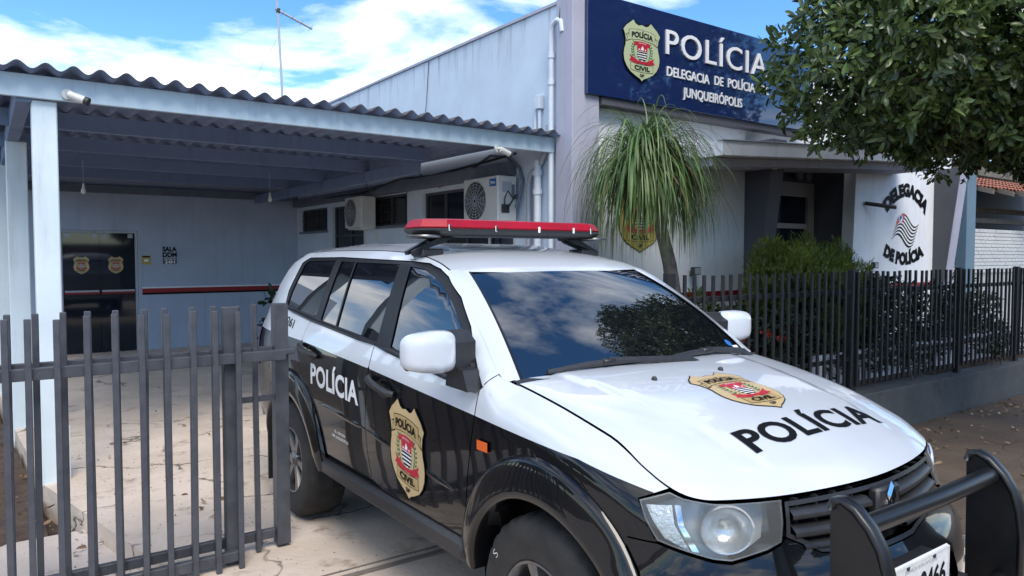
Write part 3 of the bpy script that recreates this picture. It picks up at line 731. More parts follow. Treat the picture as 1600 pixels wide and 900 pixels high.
    # wheel arch flares
    def flare(cx):
        prof = [(.575, .615, .002), (.568, .605, .018), (.555, .59, .024), (.54, .565, .029), (.515, .53, .037), (.49, .49, .043), (.472, .462, .044), (.464, .452, .038), (.462, .450, -.02), (.462, .450, -.16)]
        P = []; na = 44; kk = len(prof)
        a0, a1 = (4, 176)
        for i in range(na+1):
            a = R(a0+(a1-a0)*i/na)
            for rx_, rz_, b in prof:
                s = cx+rx_*math.cos(a); z = WZ+rz_*math.sin(a); p = S(s, z); nx, ny = nrm(s)
                P.append((p[0]+nx*b, -(p[1]+ny*b), z))
        o = mobj('wheel_arch', P, [(i*kk+j, (i+1)*kk+j, (i+1)*kk+j+1, i*kk+j+1) for i in range(na) for j in range(kk-1)], ['black_paint'], root, True); mirror(o)
        # dark wheel well
        P = []; 
        for i in range(na+1):
            a = R(-10+200*i/na)
            for y in (-.80, -.45): P.append((cx+.50*math.cos(a), y, WZ+.50*math.sin(a)))
        Fw = [(2*i, 2*i+1, 2*i+3, 2*i+2) for i in range(na)]
        P.append((cx, -.45, WZ)); c = len(P)-1; Fw += [(2*i+1, c, 2*i+3) for i in range(na)]
        o = mobj('wheel_well', P, Fw, 'dark_inner', root); mirror(o)
    flare(FA); flare(RA)
    for cx in (FA, RA):     # mud flaps
        if cx == RA:
            o = box('mud_flap', 'black_plastic', root, cx-.47, cx-.455, -.90, -.66, .14, .50); mirror(o)
    # wheels
    def wheel(cx, sg, spin):
        wr = empty('wheel'); wr.parent = root; wr.location = (cx, sg*.765, WZ); wr.rotation_euler = (0, spin, 0 if sg < 0 else math.pi)
        mb = MB(); n = 90; prof0 = [(.215, -.118), (.225, -.130), (.27, -.138), (.325, -.137), (.352, -.130), (.366, -.120), (.378, -.108), (.385, -.075), (.386, -.03), (.386, .03), (.385, .075), (.378, .108), (.366, .120), (.33, .130), (.225, .128)]
        vs = []; k = len(prof0)
        for j in range(n):
            th = 2*math.pi*j/n
            for i, (r, h) in enumerate(prof0):
                rr = r
                if i in (6, 7, 11, 10) and j % 3 == 0: rr -= .009
                if i in (5, 12) and j % 3 == 0: rr -= .006
                if i in (8, 9) and (j+ (i-8)) % 3 == 1: rr -= .008
                vs.append((rr*math.cos(th), h, rr*math.sin(th)))
        mb.add(vs, [(j*k+i, j*k+i+1, ((j+1) % n)*k+i+1, ((j+1) % n)*k+i) for j in range(n) for i in range(k-1)])
        mb.build('tyre', 'rubber', wr, True)
        mb = MB(); mb.lathe([(.222, -.122), (.218, -.130), (.208, -.128), (.200, -.105), (.19, -.03), (.19, .10)], n=48); mb.cur = 1
        mb.lathe([(.0, -.045), (.185, -.045)], n=32); mb.cur = 0
        rim = mb.build('rim', ['alloy', 'alloy_dark'], wr, True)
        mb = MB(); mb.lathe([(.0, -.125), (.030, -.124), (.036, -.115), (.055, -.108), (.062, -.08)], n=20); mb.build('hub_cap', 'alloy', wr, True)
        for q in range(6):
            a = R(60*q); sp_ = MB(); d = np.array([math.cos(a), 0, math.sin(a)]); t = np.array([-math.sin(a), 0, math.cos(a)])
            pr = [(.045, .030, -.105), (.12, .026, -.112), (.205, .038, -.124)]; vs = []
            for r_, w_, h in pr:
                for sgn, hh in ((-1, h+.035), (-.75, h), (.75, h), (1, h+.035)): vs.append(d*r_+t*w_*sgn+np.array([0, hh, 0]))
            sp_.add(vs, [(4*i+j, 4*i+j+1, 4*i+5+j, 4*i+4+j) for i in range(2) for j in range(3)]); sp_.build('spoke', 'alloy', wr, True)
        return wr
    wf1 = wheel(FA, -1, .3); wheel(RA, -1, 1.1); wheel(FA, 1, .2); wheel(RA, 1, .6)
    # raised outline lettering on the front tyre
    V, Fc = text_box('S', .035, .05, .0); 
    for ang, ch in ((14, 'S'),):
        V, Fc = text_box(ch, .024, .034, -.02)
        a0 = R(150+ang); fnl = lambda u, v, a0=a0: ((.300+v)*math.cos(a0-u/.32), -.1385, (.300+v)*math.sin(a0-u/.32))
        o = decal('tyre_letter', V, Fc, fnl, 'decal_white', wf1, .0012); 
        V2, F2 = text_box(ch, .026, .041, -.004); V2[:, 1] += .002
    # headlights
    hl = [(3.152, .960), (3.20, .976), (3.255, .994), (3.30, .980), (3.40, .968), (3.437, .967), (3.632, .967), (3.622, .90), (3.607, .842), (3.555, .824), (3.436, .800), (3.382, .806), (3.222, .845), (3.18, .905)]
    bk = [(s, z) for s, z in hl]
    def head(sgn):
        hr = None
        V, Fc = tri(dens(inset(dens(hl, .02), .004), .03), sp=.03)
        ff = fr
        o = lifted('headlight', V, Fc, ff, ['lamp_grey'], root, -.105, None, False, 0)
        kids = []
        rim_o = dens(inset(dens(hl, .02), .002), .03); rim_i = dens(inset(dens(hl, .02), .006), .03)
        V, Fc = tri(rim_o, [rim_i], sp=.03); kids.append(lifted('rim_trim', V, Fc, ff, ['alloy'], o, -.003, None, False, .10, [rim_o]))
        V, Fc = tri(rim_o, sp=.035); kids.append(lifted('lens', V, Fc, ff, ['lens'], o, .002))
        ts = [(3.172, .950), (3.262, .958), (3.272, .90), (3.318, .825), (3.24, .853), (3.20, .905)]
        V, Fc = tri(dens(ts, .012), sp=.012); kids.append(lifted('turn_signal', V, Fc, ff, ['lamp_silver'], o, -.022, None, False, .02, [dens(ts, .012)]))
        dv = [(3.272, .958), (3.292, .958), (3.302, .90), (3.345, .825), (3.325, .825), (3.284, .90)]
        V, Fc = tri(dens(dv, .012), sp=.02); kids.append(lifted('divider', V, Fc, ff, ['chrome'], o, -.012, None, False, .02, [dens(dv, .012)]))
        mb = MB(); c = np.array(fr(3.435, .885)); ax = np.array([.80, -.60, 0.]); ax /= np.linalg.norm(ax); up = np.array([0, 0, 1.]); sd_ = np.cross(ax, up)
        prof = [(.012, -.075), (.035, -.072), (.060, -.058), (.074, -.035), (.080, -.012), (.085, -.010), (.086, -.018)]; n = 28; vs = []
        for j in range(n):
            th = 2*math.pi*j/n
            for r_, h in prof: vs.append(c+ax*(h-.005)+(sd_*math.cos(th)+up*math.sin(th)*.92)*r_)
        k = len(prof); mb.add(vs, [(j*k+i, j*k+i+1, ((j+1) % n)*k+i+1, ((j+1) % n)*k+i) for j in range(n) for i in range(k-1)]); kids.append(mb.build('reflector', 'lamp_bowl', o, True))
        mb = MB(); mb.tube([c-ax*.075, c-ax*.035], [.012, .008], 8); kids.append(mb.build('bulb', 'bulb', o, True))
        o2 = mirror(o)
        for kk_ in kids:
            m_ = mirror(kk_); m_.parent = o2
    head(1)
    # grille
    g = root
    go = [(3.640, .962), (SM, .962), (2*SM-3.640, .962), (2*SM-3.625, .86), (2*SM-3.75, .80), (2*SM-3.95, .775), (SM+.12, .765), (SM-.12, .765), (3.95, .775), (3.75, .80), (3.625, .86)]
    V, Fc = tri(dens(go, .03), sp=.06); gr = lifted('grille', V, Fc, ffull, ['dark_inner'], root, -.06)
    def gstrip(name, pts, h, o0, o1, m):
        P = []; F = []; L_ = dens(pts, .03, False)
        for s, z in L_:
            e = 1e-3
            for dz, o in ((h, o0-.035), (h, o0), (h*.2, o1), (-h*.6, o1), (-h, o0), (-h, o0-.035)):
                p = np.array(ffull(s, z)); sx = s if s <= SM else 2*SM-s; nx, ny = nrm(sx); sg = -1 if s <= SM else 1
                P.append((p[0]+nx*o, p[1]+sg*ny*o, p[2]+dz))
        for i in range(len(L_)-1):
            for j in range(5): F.append((6*i+j, 6*i+j+1, 6*i+7+j, 6*i+6+j))
        return mobj(name, P, F, m, gr, True)
    for a, b in ((3.655, SM-.09), (SM+.09, 2*SM-3.655)):
        zz = (.915, .905) if a < SM else (.905, .915)
        gstrip('slat', [(a, zz[0]), (b, zz[1])], .019, -.012, .010, 'black_plastic')
        zz = (.862, .845) if a < SM else (.845, .862)
        gstrip('slat', [(a, zz[0]), (b, zz[1])], .019, -.012, .010, 'black_plastic')
        zz = (.820, .800) if a < SM else (.800, .820)
        gstrip('slat', [(a+.03*(a < SM), zz[0]), (b-.03*(a > SM), zz[1])], .012, -.012, .010, 'black_plastic')
    for s in list(np.arange(3.70, SM-.1, .085))+list(2*SM-np.arange(3.70, SM-.1, .085)):
        p = np.array(ffull(s, .87)); mb = MB(); mb.box(p[0]-.055, p[0]-.03, p[1]-.005, p[1]+.005, .79, .962); mb.build('rib', 'black_plastic', gr)
    fr_o = [(s, z-.004) for s, z in go]; o1_ = dens(fr_o, .03); o2_ = dens(inset(o1_, .014), .04)
    V, Fc = tri(o1_, [o2_], sp=.04); lifted('grille_frame', V, Fc, ffull, ['black_plastic'], gr, .002, None, False, .05, [o1_, o2_[::-1]])
    # three lozenge emblem
    em = np.array(ffull(SM, .885)); mb = MB()
    for a in (90, 210, 330):
        d = np.array([math.cos(R(a)), math.sin(R(a))]); d = d*1.35; q = [np.array([0, 0]), d*.030+np.array([-d[1], d[0]])*.018, d*.062, d*.030-np.array([-d[1], d[0]])*.018]
        mb.add([(em[0]+.016, em[1]+p[0], em[2]+p[1]) for p in q]+[(em[0]+.026, em[1]+p[0]*.8, em[2]+p[1]*.8) for p in q], [(4, 5, 6, 7), (0, 1, 5, 4), (1, 2, 6, 5), (2, 3, 7, 6), (3, 0, 4, 7)])
    mb.build('emblem', 'chrome', gr)
    mb = MB(); mb.box(em[0]-.03, em[0]+.012, em[1]-.075, em[1]+.075, .79, .95, bev=.01); mb.build('emblem_mount', 'black_plastic', gr, True)
    # bumper
    bt = [(3.10, .832), (3.222, .838), (3.382, .799), (3.436, .793), (3.555, .817), (3.602, .835), (3.622, .853), (3.75, .794), (3.95, .768), (SM-.12, .758)]
    bp = bt + [(2*SM-s, z) for s, z in bt[::-1]]
    left = [(3.235, .60), (3.22, .45), (3.25, .34)]
    lf = [(2*SM-s, z) for s, z in left]
    bpoly = [(3.10, .832)] + [(3.17, .74)] + left + [(SM-.3, .30), (SM+.3, .30)] + lf[::-1] + [(2*SM-3.17, .74)] + bp[::-1]
    intake = [(3.72, .56), (3.78, .655), (2*SM-3.78, .655), (2*SM-3.72, .56), (2*SM-3.78, .47), (3.78, .47)]
    bpp = [(s, z) for s, z in bpoly]
    bo = panel('front_bumper', bpp[:-1] if bpp[0] == bpp[-1] else bpp, ['black_paint'], fn=ffull, both=False, sp=.05, holes=[dens(intake, .03)], skirt=.02)
    V, Fc = tri(dens(intake, .05), sp=.08); lifted('air_intake', V, Fc, ffull, ['dark_inner'], root, -.05)
    for sg in (1, -1):
        mb = MB(); p = np.array(ffull(3.50 if sg > 0 else 2*SM-3.50, .56)); mb.lathe([(.0, .012), (.045, .010), (.055, 0), (.058, -.02)], tuple(p), 'x', 20); mb.build('fog_light', 'lens', root, True)
    # number plate
    pl = empty('number_plate'); pl.parent = root; pl.location = (3.655, -.03, .675)
    mb = MB(); mb.box(-.006, .006, -.20, .20, -.068, .072, bev=.005); plb = mb.build('plate_panel', 'plate', pl)
    mb = MB()
    for a in ((-.196, .196, .062, .068), (-.196, .196, -.066, -.060), (-.196, -.190, -.06, .062), (.190, .196, -.06, .062)): mb.box(.005, .010, *a)
    mb.build('plate_rim', 'plate', pl)
    pf = lambda u, v: (.0062, u, v)
    V, Fc = text_box('0466', .18, .072, .03); V[:, 1] -= .052; V[:, 0] += .085; decal('plate_text', V, Fc, pf, 'ink', pl, .0012)
    V, Fc = text_box('JUNQUEIRÓPOLIS', .22, .014, .0); V[:, 1] += .037; decal('plate_town', V, Fc, pf, 'lamp_grey', pl, .0012)
    for y in (-.09, .09):
        mb = MB(); mb.lathe([(0, .005), (.008, .004), (.009, 0)], (.006, y, .055), 'x', 8); mb.build('screw', 'ac_dark', pl)
    mb = MB(); mb.box(-.10, -.005, -.16, .16, -.06, .05); mb.build('plate_mount', 'black_plastic', pl)
    # bull bar
    bb = empty('bull_bar'); bb.parent = root
    prof = [(3.595, .985), (3.605, 1.012), (3.635, 1.018), (3.675, 1.0), (3.72, .955), (3.755, .90), (3.775, .83), (3.785, .74), (3.785, .52), (3.74, .44), (3.62, .42), (3.60, .50), (3.598, .80)]
    for sg in (-1, 1):
        mb = MB(); mb.prism(prof, sg*.46-.012, sg*.46+.012, 'y'); mb.build('upright', 'bar_black', bb)
        # padded front edge strip
        e_ = prof[0:9]; P = []; F = []
        for i, (x, z) in enumerate(e_):
            a = e_[max(i-1, 0)]; b = e_[min(i+1, len(e_)-1)]; t = np.array([b[0]-a[0], b[1]-a[1]]); t /= np.linalg.norm(t); nn = np.array([-t[1], t[0]])
            for yy, o in ((-.025, -.012), (-.027, .002), (-.018, .009), (.018, .009), (.027, .002), (.025, -.012)):
                P.append((x+nn[0]*o, sg*.46+yy, z+nn[1]*o))
        k = 6; F = [(i*k+j, i*k+(j+1) % k, (i+1)*k+(j+1) % k, (i+1)*k+j) for i in range(len(e_)-1) for j in range(k)] + [tuple(range(k)), tuple((len(e_)-1)*k+j for j in range(k))]
        o = mobj('edge_pad', P, F, 'bar_black', bb, True)
        mb = MB(); mb.lathe([(0, .006), (.009, .005), (.011, 0)], (3.66, sg*.46+.012, .90), 'y', 10); mb.build('bolt', 'alloy', bb, True)
        mb = MB(); mb.tube([(3.50, sg*.42, .52), (3.61, sg*.45, .52)], .03, 8); mb.build('bracket', 'black_plastic', bb)
    mb = MB(); mb.tube([(3.68, -.45, .945), (3.69, -.2, .948), (3.695, 0, .949), (3.69, .2, .948), (3.68, .45, .945)], .030, 20); mb.build('cross_tube', 'bar_black', bb, True)
    mb = MB(); mb.tube([(3.72, -.45, .56), (3.72, .45, .56)], .034, 16); mb.build('cross_tube', 'black_gloss', bb, True)
    # mirrors
    def mir(sg):
        bm = bmesh.new(); bmesh.ops.create_uvsphere(bm, u_segments=32, v_segments=20, radius=1.0)
        for v in bm.verts:
            c = v.co; f_ = lambda q, e: math.copysign(abs(q)**e, q)
            x, y, z = f_(c.x, .75), f_(c.y, .42), f_(c.z, .45)
            lat = y
            hh = .090*(1-.16*max(0, y))*(1+.05*z)
            xx = x*(.075 if x > 0 else .028)
            v.co = Vector((xx - .03*y*y, y*.128, z*hh + .004*y))
        mh = empty('side_mirror'); mh.parent = root; mh.location = (2.135, -1.035 if sg < 0 else .955, 1.345); mh.rotation_euler = (0, 0, sg*R(-6))
        me = bpy.data.meshes.new('mirror_housing'); 
        for v in bm.verts: v.co.y *= sg
        if sg < 0: bmesh.ops.reverse_faces(bm, faces=list(bm.faces))
        bm.to_mesh(me); bm.free(); me.materials.append(M['white_paint']); me.polygons.foreach_set('use_smooth', [True]*len(me.polygons))
        link(bpy.data.objects.new('mirror_housing', me), mh)
        mb = MB(); y0 = -sg*.115
        mb.prism([(-.05, -.10), (.05, -.095), (.055, .04), (.0, .085), (-.045, .085)], *(sorted((y0-sg*.085, y0+sg*.02))), axis='y')
        mb.build('mirror_arm', 'black_plastic', mh)
        o = MB(); o.box(-.05, -.026, -.105, .105, -.072, .072, bev=.01); o.build('mirror_back', 'black_plastic', mh)
        o = MB(); o.box(-.054, -.0505, -.098, .098, -.066, .066); o.build('mirror_glass', 'chrome', mh)
        # triangular base on the door
        P = [fr(*q) for q in ((2.05, 1.197), (2.262, 1.18), (2.235, 1.225), (2.08, 1.375), (2.03, 1.36))]
        P = [np.array((p[0], p[1]*(-sg), p[2])) for p in P]; Pi = [p+np.array([0, -sg*.02, 0]) for p in P]; Po = [p+np.array([0, sg*.022, 0]) for p in P]; n = 5
        mobj('mirror_base', Pi+Po, [tuple(range(n)), tuple(range(n, 2*n))[::-1]]+[(i, (i+1) % n, n+(i+1) % n, n+i) for i in range(n)], 'black_plastic', root)
        mb = MB(); mb.prism([(2.08, 1.19), (2.26, 1.185), (2.22, 1.27), (2.10, 1.29)], *sorted((sg*.85, sg*.93)), axis='y'); mb.build('mirror_foot', 'black_plastic', root)
    mir(-1); mir(1)
    # door handles
    for s0, z0, dr in ((.185, 1.178, rd), (1.232, 1.105, fd)):
        hh = []
        V, Fc = tri(dens(ell2(s0+.16, z0-.035, .085, .048), .02), sp=.02)
        cup = lambda s, z, s0=s0, z0=z0: (lambda p, q: (p[0], -(p[1]-.030*max(0, 1-q)), p[2]))(S(s, z), ((s-s0-.16)/.085)**2+((z-z0+.035)/.048)**2)
        hh.append(lifted('handle_cup', V, Fc, cup, ['black_plastic'], dr, .0035))
        mb = MB(); pts = [(s0-.005, z0+.004, .008), (s0+.03, z0, .034), (s0+.10, z0-.012, .046), (s0+.18, z0-.028, .044), (s0+.25, z0-.042, .030), (s0+.275, z0-.048, .006)]
        mb.tube([(lambda p, n: (p[0]+n[0]*o, -(p[1]+n[1]*o), p[2]))(S(a, b), nrm(a)) for a, b, o in pts], [.015, .019, .018, .018, .019, .015], 10)
        hh.append(mb.build('handle', 'black_plastic', dr, True))
        for o in hh: mirror(o).parent = root
    V, Fc = tri(dens(inset(dens([(2.275, .992), (2.275, .945), (2.36, .945), (2.36, .992)], .02), .003), .02), sp=.03)
    mk = lifted('side_marker', V, Fc, fr, ['amber'], root, .010, None, False, .014, [dens(inset(dens([(2.275, .992), (2.275, .945), (2.36, .945), (2.36, .992)], .02), .003), .02)]); mirror(mk)
    # light bar
    lb = empty('light_bar'); lb.parent = root; lb.location = (1.29, -.03, .026)
    def bar_outline(hy, hx, r=.10, n=6):
        pts = []
        for cx_, cy_, a0 in ((hx-r, hy-r, 0), (-hx+r, hy-r, 90), (-hx+r, -hy+r, 180), (hx-r, -hy+r, 270)):
            pts += [(cx_+r*math.cos(R(a0+90*i/n)), cy_+r*math.sin(R(a0+90*i/n))) for i in range(n+1)]
        return pts
    def ch(hy, hx, c): return [(hx, -hy+c), (hx, hy-c), (hx-c*.62, hy), (-hx+c*.62, hy), (-hx, hy-c), (-hx, -hy+c), (-hx+c*.62, -hy), (hx-c*.62, -hy)]
    mb = MB(); rings = [ch(.632, .16, .12), ch(.635, .163, .12), ch(.612, .140, .11), ch(.59, .115, .10)]; zz_ = (1.872, 1.880, 1.918, 1.924); n = 8; vs = []
    for rg, z in zip(rings, zz_): vs += [(x, y, z) for x, y in rg]
    mb.add(vs, [(i*n+j, i*n+(j+1) % n, (i+1)*n+(j+1) % n, (i+1)*n+j) for i in range(3) for j in range(n)]+[tuple(3*n+j for j in range(n))]); mb.build('red_lens', 'red_lens', lb)
    mb = MB(); vs = []
    for rg, z in zip((ch(.59, .11, .1), ch(.622, .150, .12), ch(.637, .165, .12), ch(.637, .165, .12)), (1.832, 1.842, 1.860, 1.8715)): vs += [(x, y, z) for x, y in rg]
    mb.add(vs, [(i*n+j, i*n+(j+1) % n, (i+1)*n+(j+1) % n, (i+1)*n+j) for i in range(3) for j in range(n)]+[tuple(range(n))[::-1]]); mb.build('light_bar_base', 'black_plastic', lb)
    for y in (-.50, -.20, .10, .36, .50):
        o = MB(); o.box(.158, .170, y-.007, y+.007, 1.858, 1.892, bev=.002); o.build('clip', 'chrome', lb)
    for sg in (-1, 1):
        o = MB(); o.box(-.05, .05, sg*.52-.11, sg*.52+.11, 1.818, 1.836, bev=.004); o.build('bar_mount', 'black_plastic', lb)
        o = MB(); o.lathe([(0, .008), (.09, .008), (.095, 0), (.09, -.006), (0, -.006)], (.06, sg*.60, 1.828), 'z', 20); o.build('speaker_plate', 'alloy', lb, True)
        zr = T(1.29)-.022
        br = MB(); q = [(sg*.50, 1.825), (sg*.42, 1.825), (sg*.46, 1.80), (sg*.575, zr+.03), (sg*.60, zr+.012), (sg*.655, zr-.005), (sg*.66, zr+.015), (sg*.60, zr+.045)]
        br.prism(q, -.045, -.012, 'x'); br.prism(q, .025, .058, 'x'); br.build('bracket', 'black_plastic', lb)
        br = MB(); br.box(-.05, .09, sg*.56-.06, sg*.56+.07, zr-.012, zr+.030, bev=.008); br.build('rail_clamp', 'black_plastic', lb)
        for z_ in (zr+.03, zr+.06):
            b_ = MB(); b_.lathe([(0, .008), (.010, .007), (.011, 0)], (.035, sg*.56, z_), 'x', 8); b_.build('bolt', 'alloy', lb)
        # strap round the roof rail
        P = []; F = []
        for i, zq in enumerate(np.linspace(1.728, zr-.002, 7)):
            for s in (1.262, 1.318):
                p = S(s, min(zq, T(s)-.001)); P.append((p[0]-1.29, sg*(p[1]+.004)+.03, p[2]+.002-.026))
        F = [(2*i, 2*i+1, 2*i+3, 2*i+2) for i in range(6)]; mobj('strap', P, F, 'band' if False else 'black_plastic', lb, True)
    # lettering and badges
    def door_fn(x0, z0, su, sv, shear): return lambda u, v: fr(x0+u*su, z0+v*sv+u*su*shear)
    V, Fc = text_box('POLÍCIA', .715, .125, .03, 1.03); decal('door_lettering', V, Fc, door_fn(.715, .945, 1, 1, -.035), 'decal_white', root, .0022, fine=.05)
    badge(door_fn(1.645, .800, .355, .345, -.12), 'door_badge', root, .0075, .0006, fine=.12)
    V, Fc = text_box('DL - DRACENA', .155, .017, .01); decal('unit_lettering', V, Fc, door_fn(.80, .71, 1, 1, -.03), 'decal_white', root, .0022)
    V, Fc = text_box('DPM. JUNQUEIRÓPOLIS', .235, .017, .01); decal('unit_lettering', V, Fc, door_fn(.80, .68, 1, 1, -.03), 'decal_white', root, .0022)
    V, Fc = text_box('261', .15, .055, .02); decal('fleet_number', V, Fc, door_fn(-.15, 1.27, 1, 1, -.12), 'ink', root, .0022)
    hf = lambda u, v: (3.278-v, .018+u, hoodz(3.278-v, .018+u))
    V, Fc = text_box('POLÍCIA', .84, .112, .028, 1.06); decal('hood_lettering', V, Fc, hf, 'ink', root, .003, fine=.03)
    badge(lambda u, v: (2.905-v*.29, .0+u*.32, hoodz(2.905-v*.29, .0+u*.32)), 'hood_badge', root, .003, .0006, fine=.07)
    # small inspection sticker inside the glass corner
    V, Fc = tri(dens(ell2(0, 0, .022, .022), .01), sp=.02); decal('sticker', V, Fc, lambda u, v: ws(.855+u/.75, .115+v/.75), 'sticker_blue', root, .002)
    V, Fc = tri([(-.02, -.012), (.03, -.012), (.03, .004), (-.02, .004)], sp=.02); decal('sticker', V, Fc, lambda u, v: ws(.895+u/.75, .085+v/.75), 'decal_white', root, .002)
    # chassis underneath
    mb = MB(); mb.box(-.9, 3.2, -.62, .62, .36, .46); mb.tube([(RA, -.66, WZ), (RA, .66, WZ)], .06, 10); mb.tube([(FA, -.66, WZ), (FA, .66, WZ)], .05, 10); mb.build('chassis', 'dark_inner', root)
    return root
def ell2(cx, cz, rx, rz, n=28): return [(cx+rx*math.cos(2*math.pi*i/n), cz+rz*math.sin(2*math.pi*i/n)) for i in range(n)]
CAR = build_car()

# ================================================================== setting
gnd = MB(); gnd.add([(-300, -300, -.235), (300, -300, -.235), (300, 300, -.235), (-300, 300, -.235)], [(0, 1, 2, 3)])
tag(gnd.build('ground', 'soil'), kind='structure')
rd_ = MB(); rd_.add([(-120, -9.5, -.231), (120, -9.5, -.231), (120, -1.6, -.231), (-120, -1.6, -.231)], [(0, 1, 2, 3)]); tag(rd_.build('road', 'asphalt'), kind='structure')
pv = MB(); pv.box(4.4, 40, -1.5, 4.15, -.40, -.205); tag(pv.build('pavement', 'pave'), kind='structure')
pv = MB(); pv.box(-12, .95, -1.5, 5.75, -.40, -.125); tag(pv.build('side_path', 'drive_low'), kind='structure')
# driveway slab: slanting left edge with a real step, ramp on the right
dl = [(1.55, -1.5), (.79, 4.45), (.345, 6.62), (.22, 9.2), (.0, 15.4)]; dr = [(4.75, -1.5), (4.75, 4.2), (5.37, 6.36), (5.37, 9.2), (5.37, 15.4)]
dv = MB(); n = len(dl)
vs = [(*p, 0) for p in dl] + [(*p, 0) for p in dr] + [(p[0], p[1], -.4) for p in dl] + [(p[0]+(.55 if p[1] < 5 else 0), p[1], -.4) for p in dr]
fs = [(i, n+i, n+i+1, i+1) for i in range(n-1)] + [(2*n+i, i, i+1, 2*n+i+1) for i in range(n-1)] + [(n+i, 3*n+i, 3*n+i+1, n+i+1) for i in range(n-1)] + [(0, 2*n, 3*n, n)]
dv.add(vs, fs); tag(dv.build('driveway', 'drive'), kind='structure')
# bumpy soil strip beside the car port
P = []; F = []; nx, ny = 26, 60
for j in range(ny):
    for i in range(nx):
        x = -2.2+2.52*i/(nx-1); y = 5.72+9.4*j/(ny-1); xr = .32-.05*(y-6.6) if y > 6.6 else .32+.2*(6.6-y)
        P.append((min(x, xr), y, -.135+.03*math.sin(x*9.1+y*3.3)*math.sin(y*7.7-x*4)+.025*random.random()))
F = [(j*nx+i, j*nx+i+1, (j+1)*nx+i+1, (j+1)*nx+i) for j in range(ny-1) for i in range(nx-1)]
tag(mobj('soil_strip', P, F, 'soil', None, True), kind='structure')
mb = MB(); mb.box(4.95, 15.2, 4.5, 6.36, -.3, .28); tag(mb.build('garden_bed', 'soil'), kind='structure')
# steel track of the sliding gate, let into the driveway
mb = MB(); mb.box(.85, 4.74, 3.70, 3.735, -.02, .012); mb.box(.85, 4.74, 3.80, 3.81, -.02, .006); tag(mb.build('gate_track', 'old_wood'), 'low rusty gate track crossing the driveway under the car', 'track')

# ------------------------------------------------------------------ station building
def grid_wall(mb, axis, h0, h1, a0, a1, z0, z1, openings):
    """solid wall of boxes between h0 and h1 (thickness), leaving the openings (a0,a1,z0,z1) free"""
    A_ = sorted({a0, a1, *[o[0] for o in openings], *[o[1] for o in openings]}); Z_ = sorted({z0, z1, *[o[2] for o in openings], *[o[3] for o in openings]})
    for i in range(len(A_)-1):
        for j in range(len(Z_)-1):
            ca, cz = (A_[i]+A_[i+1])/2, (Z_[j]+Z_[j+1])/2
            if any(o[0] < ca < o[1] and o[2] < cz < o[3] for o in openings): continue
            if axis == 'x': mb.box(h0, h1, A_[i], A_[i+1], Z_[j], Z_[j+1])
            else: mb.box(A_[i], A_[i+1], h0, h1, Z_[j], Z_[j+1])
def merged(mb, name, m, parent):
    o = mb.build(name, m, parent); bm = bmesh.new(); bm.from_mesh(o.data)
    bmesh.ops.remove_doubles(bm, verts=bm.verts, dist=1e-4)
    # drop doubled inner faces
    seen = {}
    for f in bm.faces: seen.setdefault(tuple(sorted(v.index for v in f.verts)), []).append(f)
    kill = [f for fs_ in seen.values() if len(fs_) > 1 for f in fs_]
    bmesh.ops.delete(bm, geom=kill, context='FACES'); bm.to_mesh(o.data); bm.free(); o.data.update(); return o
ST = empty('police_station', (5.37, 6.36, 0)); tag(ST, 'pale blue and white police station with grey slanted fins and blue sign board', 'building')
ST.location = (0, 0, 0)
wins = [(7.42, 9.72, 1.55, 2.68), (10.22, 11.47, 2.24, 2.73), (13.45, 14.85, 2.24, 2.68), (11.75, 13.2, 1.3, 2.66)]
mb = MB(); grid_wall(mb, 'x', 5.37, 5.57, 6.5, 15.1, -.3, 4.59, wins); merged(mb, 'side_wall', 'wall_side', ST)
mb = MB(); mb.box(5.345, 5.60, 6.5, 15.1, 4.592, 4.625); mb.build('wall_coping', 'wall_grey', ST)
mb = MB(); mb.box(5.24, 5.368, 7.35, 15.0, 2.74, 2.90, bev=.006); mb.build('lintel_band', 'band', ST)
for (y0, y1, z0, z1) in wins:
    wr = MB(); t = .035
    wr.box(5.42, 5.47, y0, y1, z0, z0+t); wr.box(5.42, 5.47, y0, y1, z1-t, z1); wr.box(5.42, 5.47, y0, y0+t, z0+t, z1-t); wr.box(5.42, 5.47, y1-t, y1, z0+t, z1-t)
    nd = max(2, int((y1-y0)/.55))
    for k in range(1, nd): wr.box(5.42, 5.47, y0+(y1-y0)*k/nd-.018, y0+(y1-y0)*k/nd+.018, z0+t, z1-t)
    if z1-z0 > .8: wr.box(5.415, 5.465, y0+t, y1-t, (z0+z1)/2+.12, (z0+z1)/2+.16)
    wo_ = wr.build('window', 'win_frame', ST)
    zs = [z0+t, z1-t]
    for k in range(nd):
        a, b = y0+(y1-y0)*k/nd+.018, y0+(y1-y0)*(k+1)/nd-.018
        pn = MB(); pn.box(5.445, 5.452, a, b, z0+t, z1-t); pn.build('pane', 'win_dark' if k % 2 else 'door_glass', wo_)
    if y0 in (10.22, 13.45):
        gr_ = MB()
        for yy in np.arange(y0+.62 if y0 == 10.22 else y0+.3, y1-.02, .105): gr_.tube([(5.39, yy, z0+.02), (5.39, yy, z1-.02)], .006, 6)
        for zz in np.arange(z0+.10, z1, .115): gr_.tube([(5.39, y0+.6 if y0 == 10.22 else y0+.3, zz), (5.39, y1-.02, zz)], .006, 6)
        gr_.build('window_grille', 'ac_dark', wo_)
    sl = MB(); sl.box(5.33, 5.42, y0-.03, y1+.03, z0-.045, z0-.002); sl.build('sill', 'band', wo_)
# dark open shutter leaf beside the grille window
mb = MB(); mb.box(5.10, 5.125, 10.24, 10.80, 2.25, 2.72); 
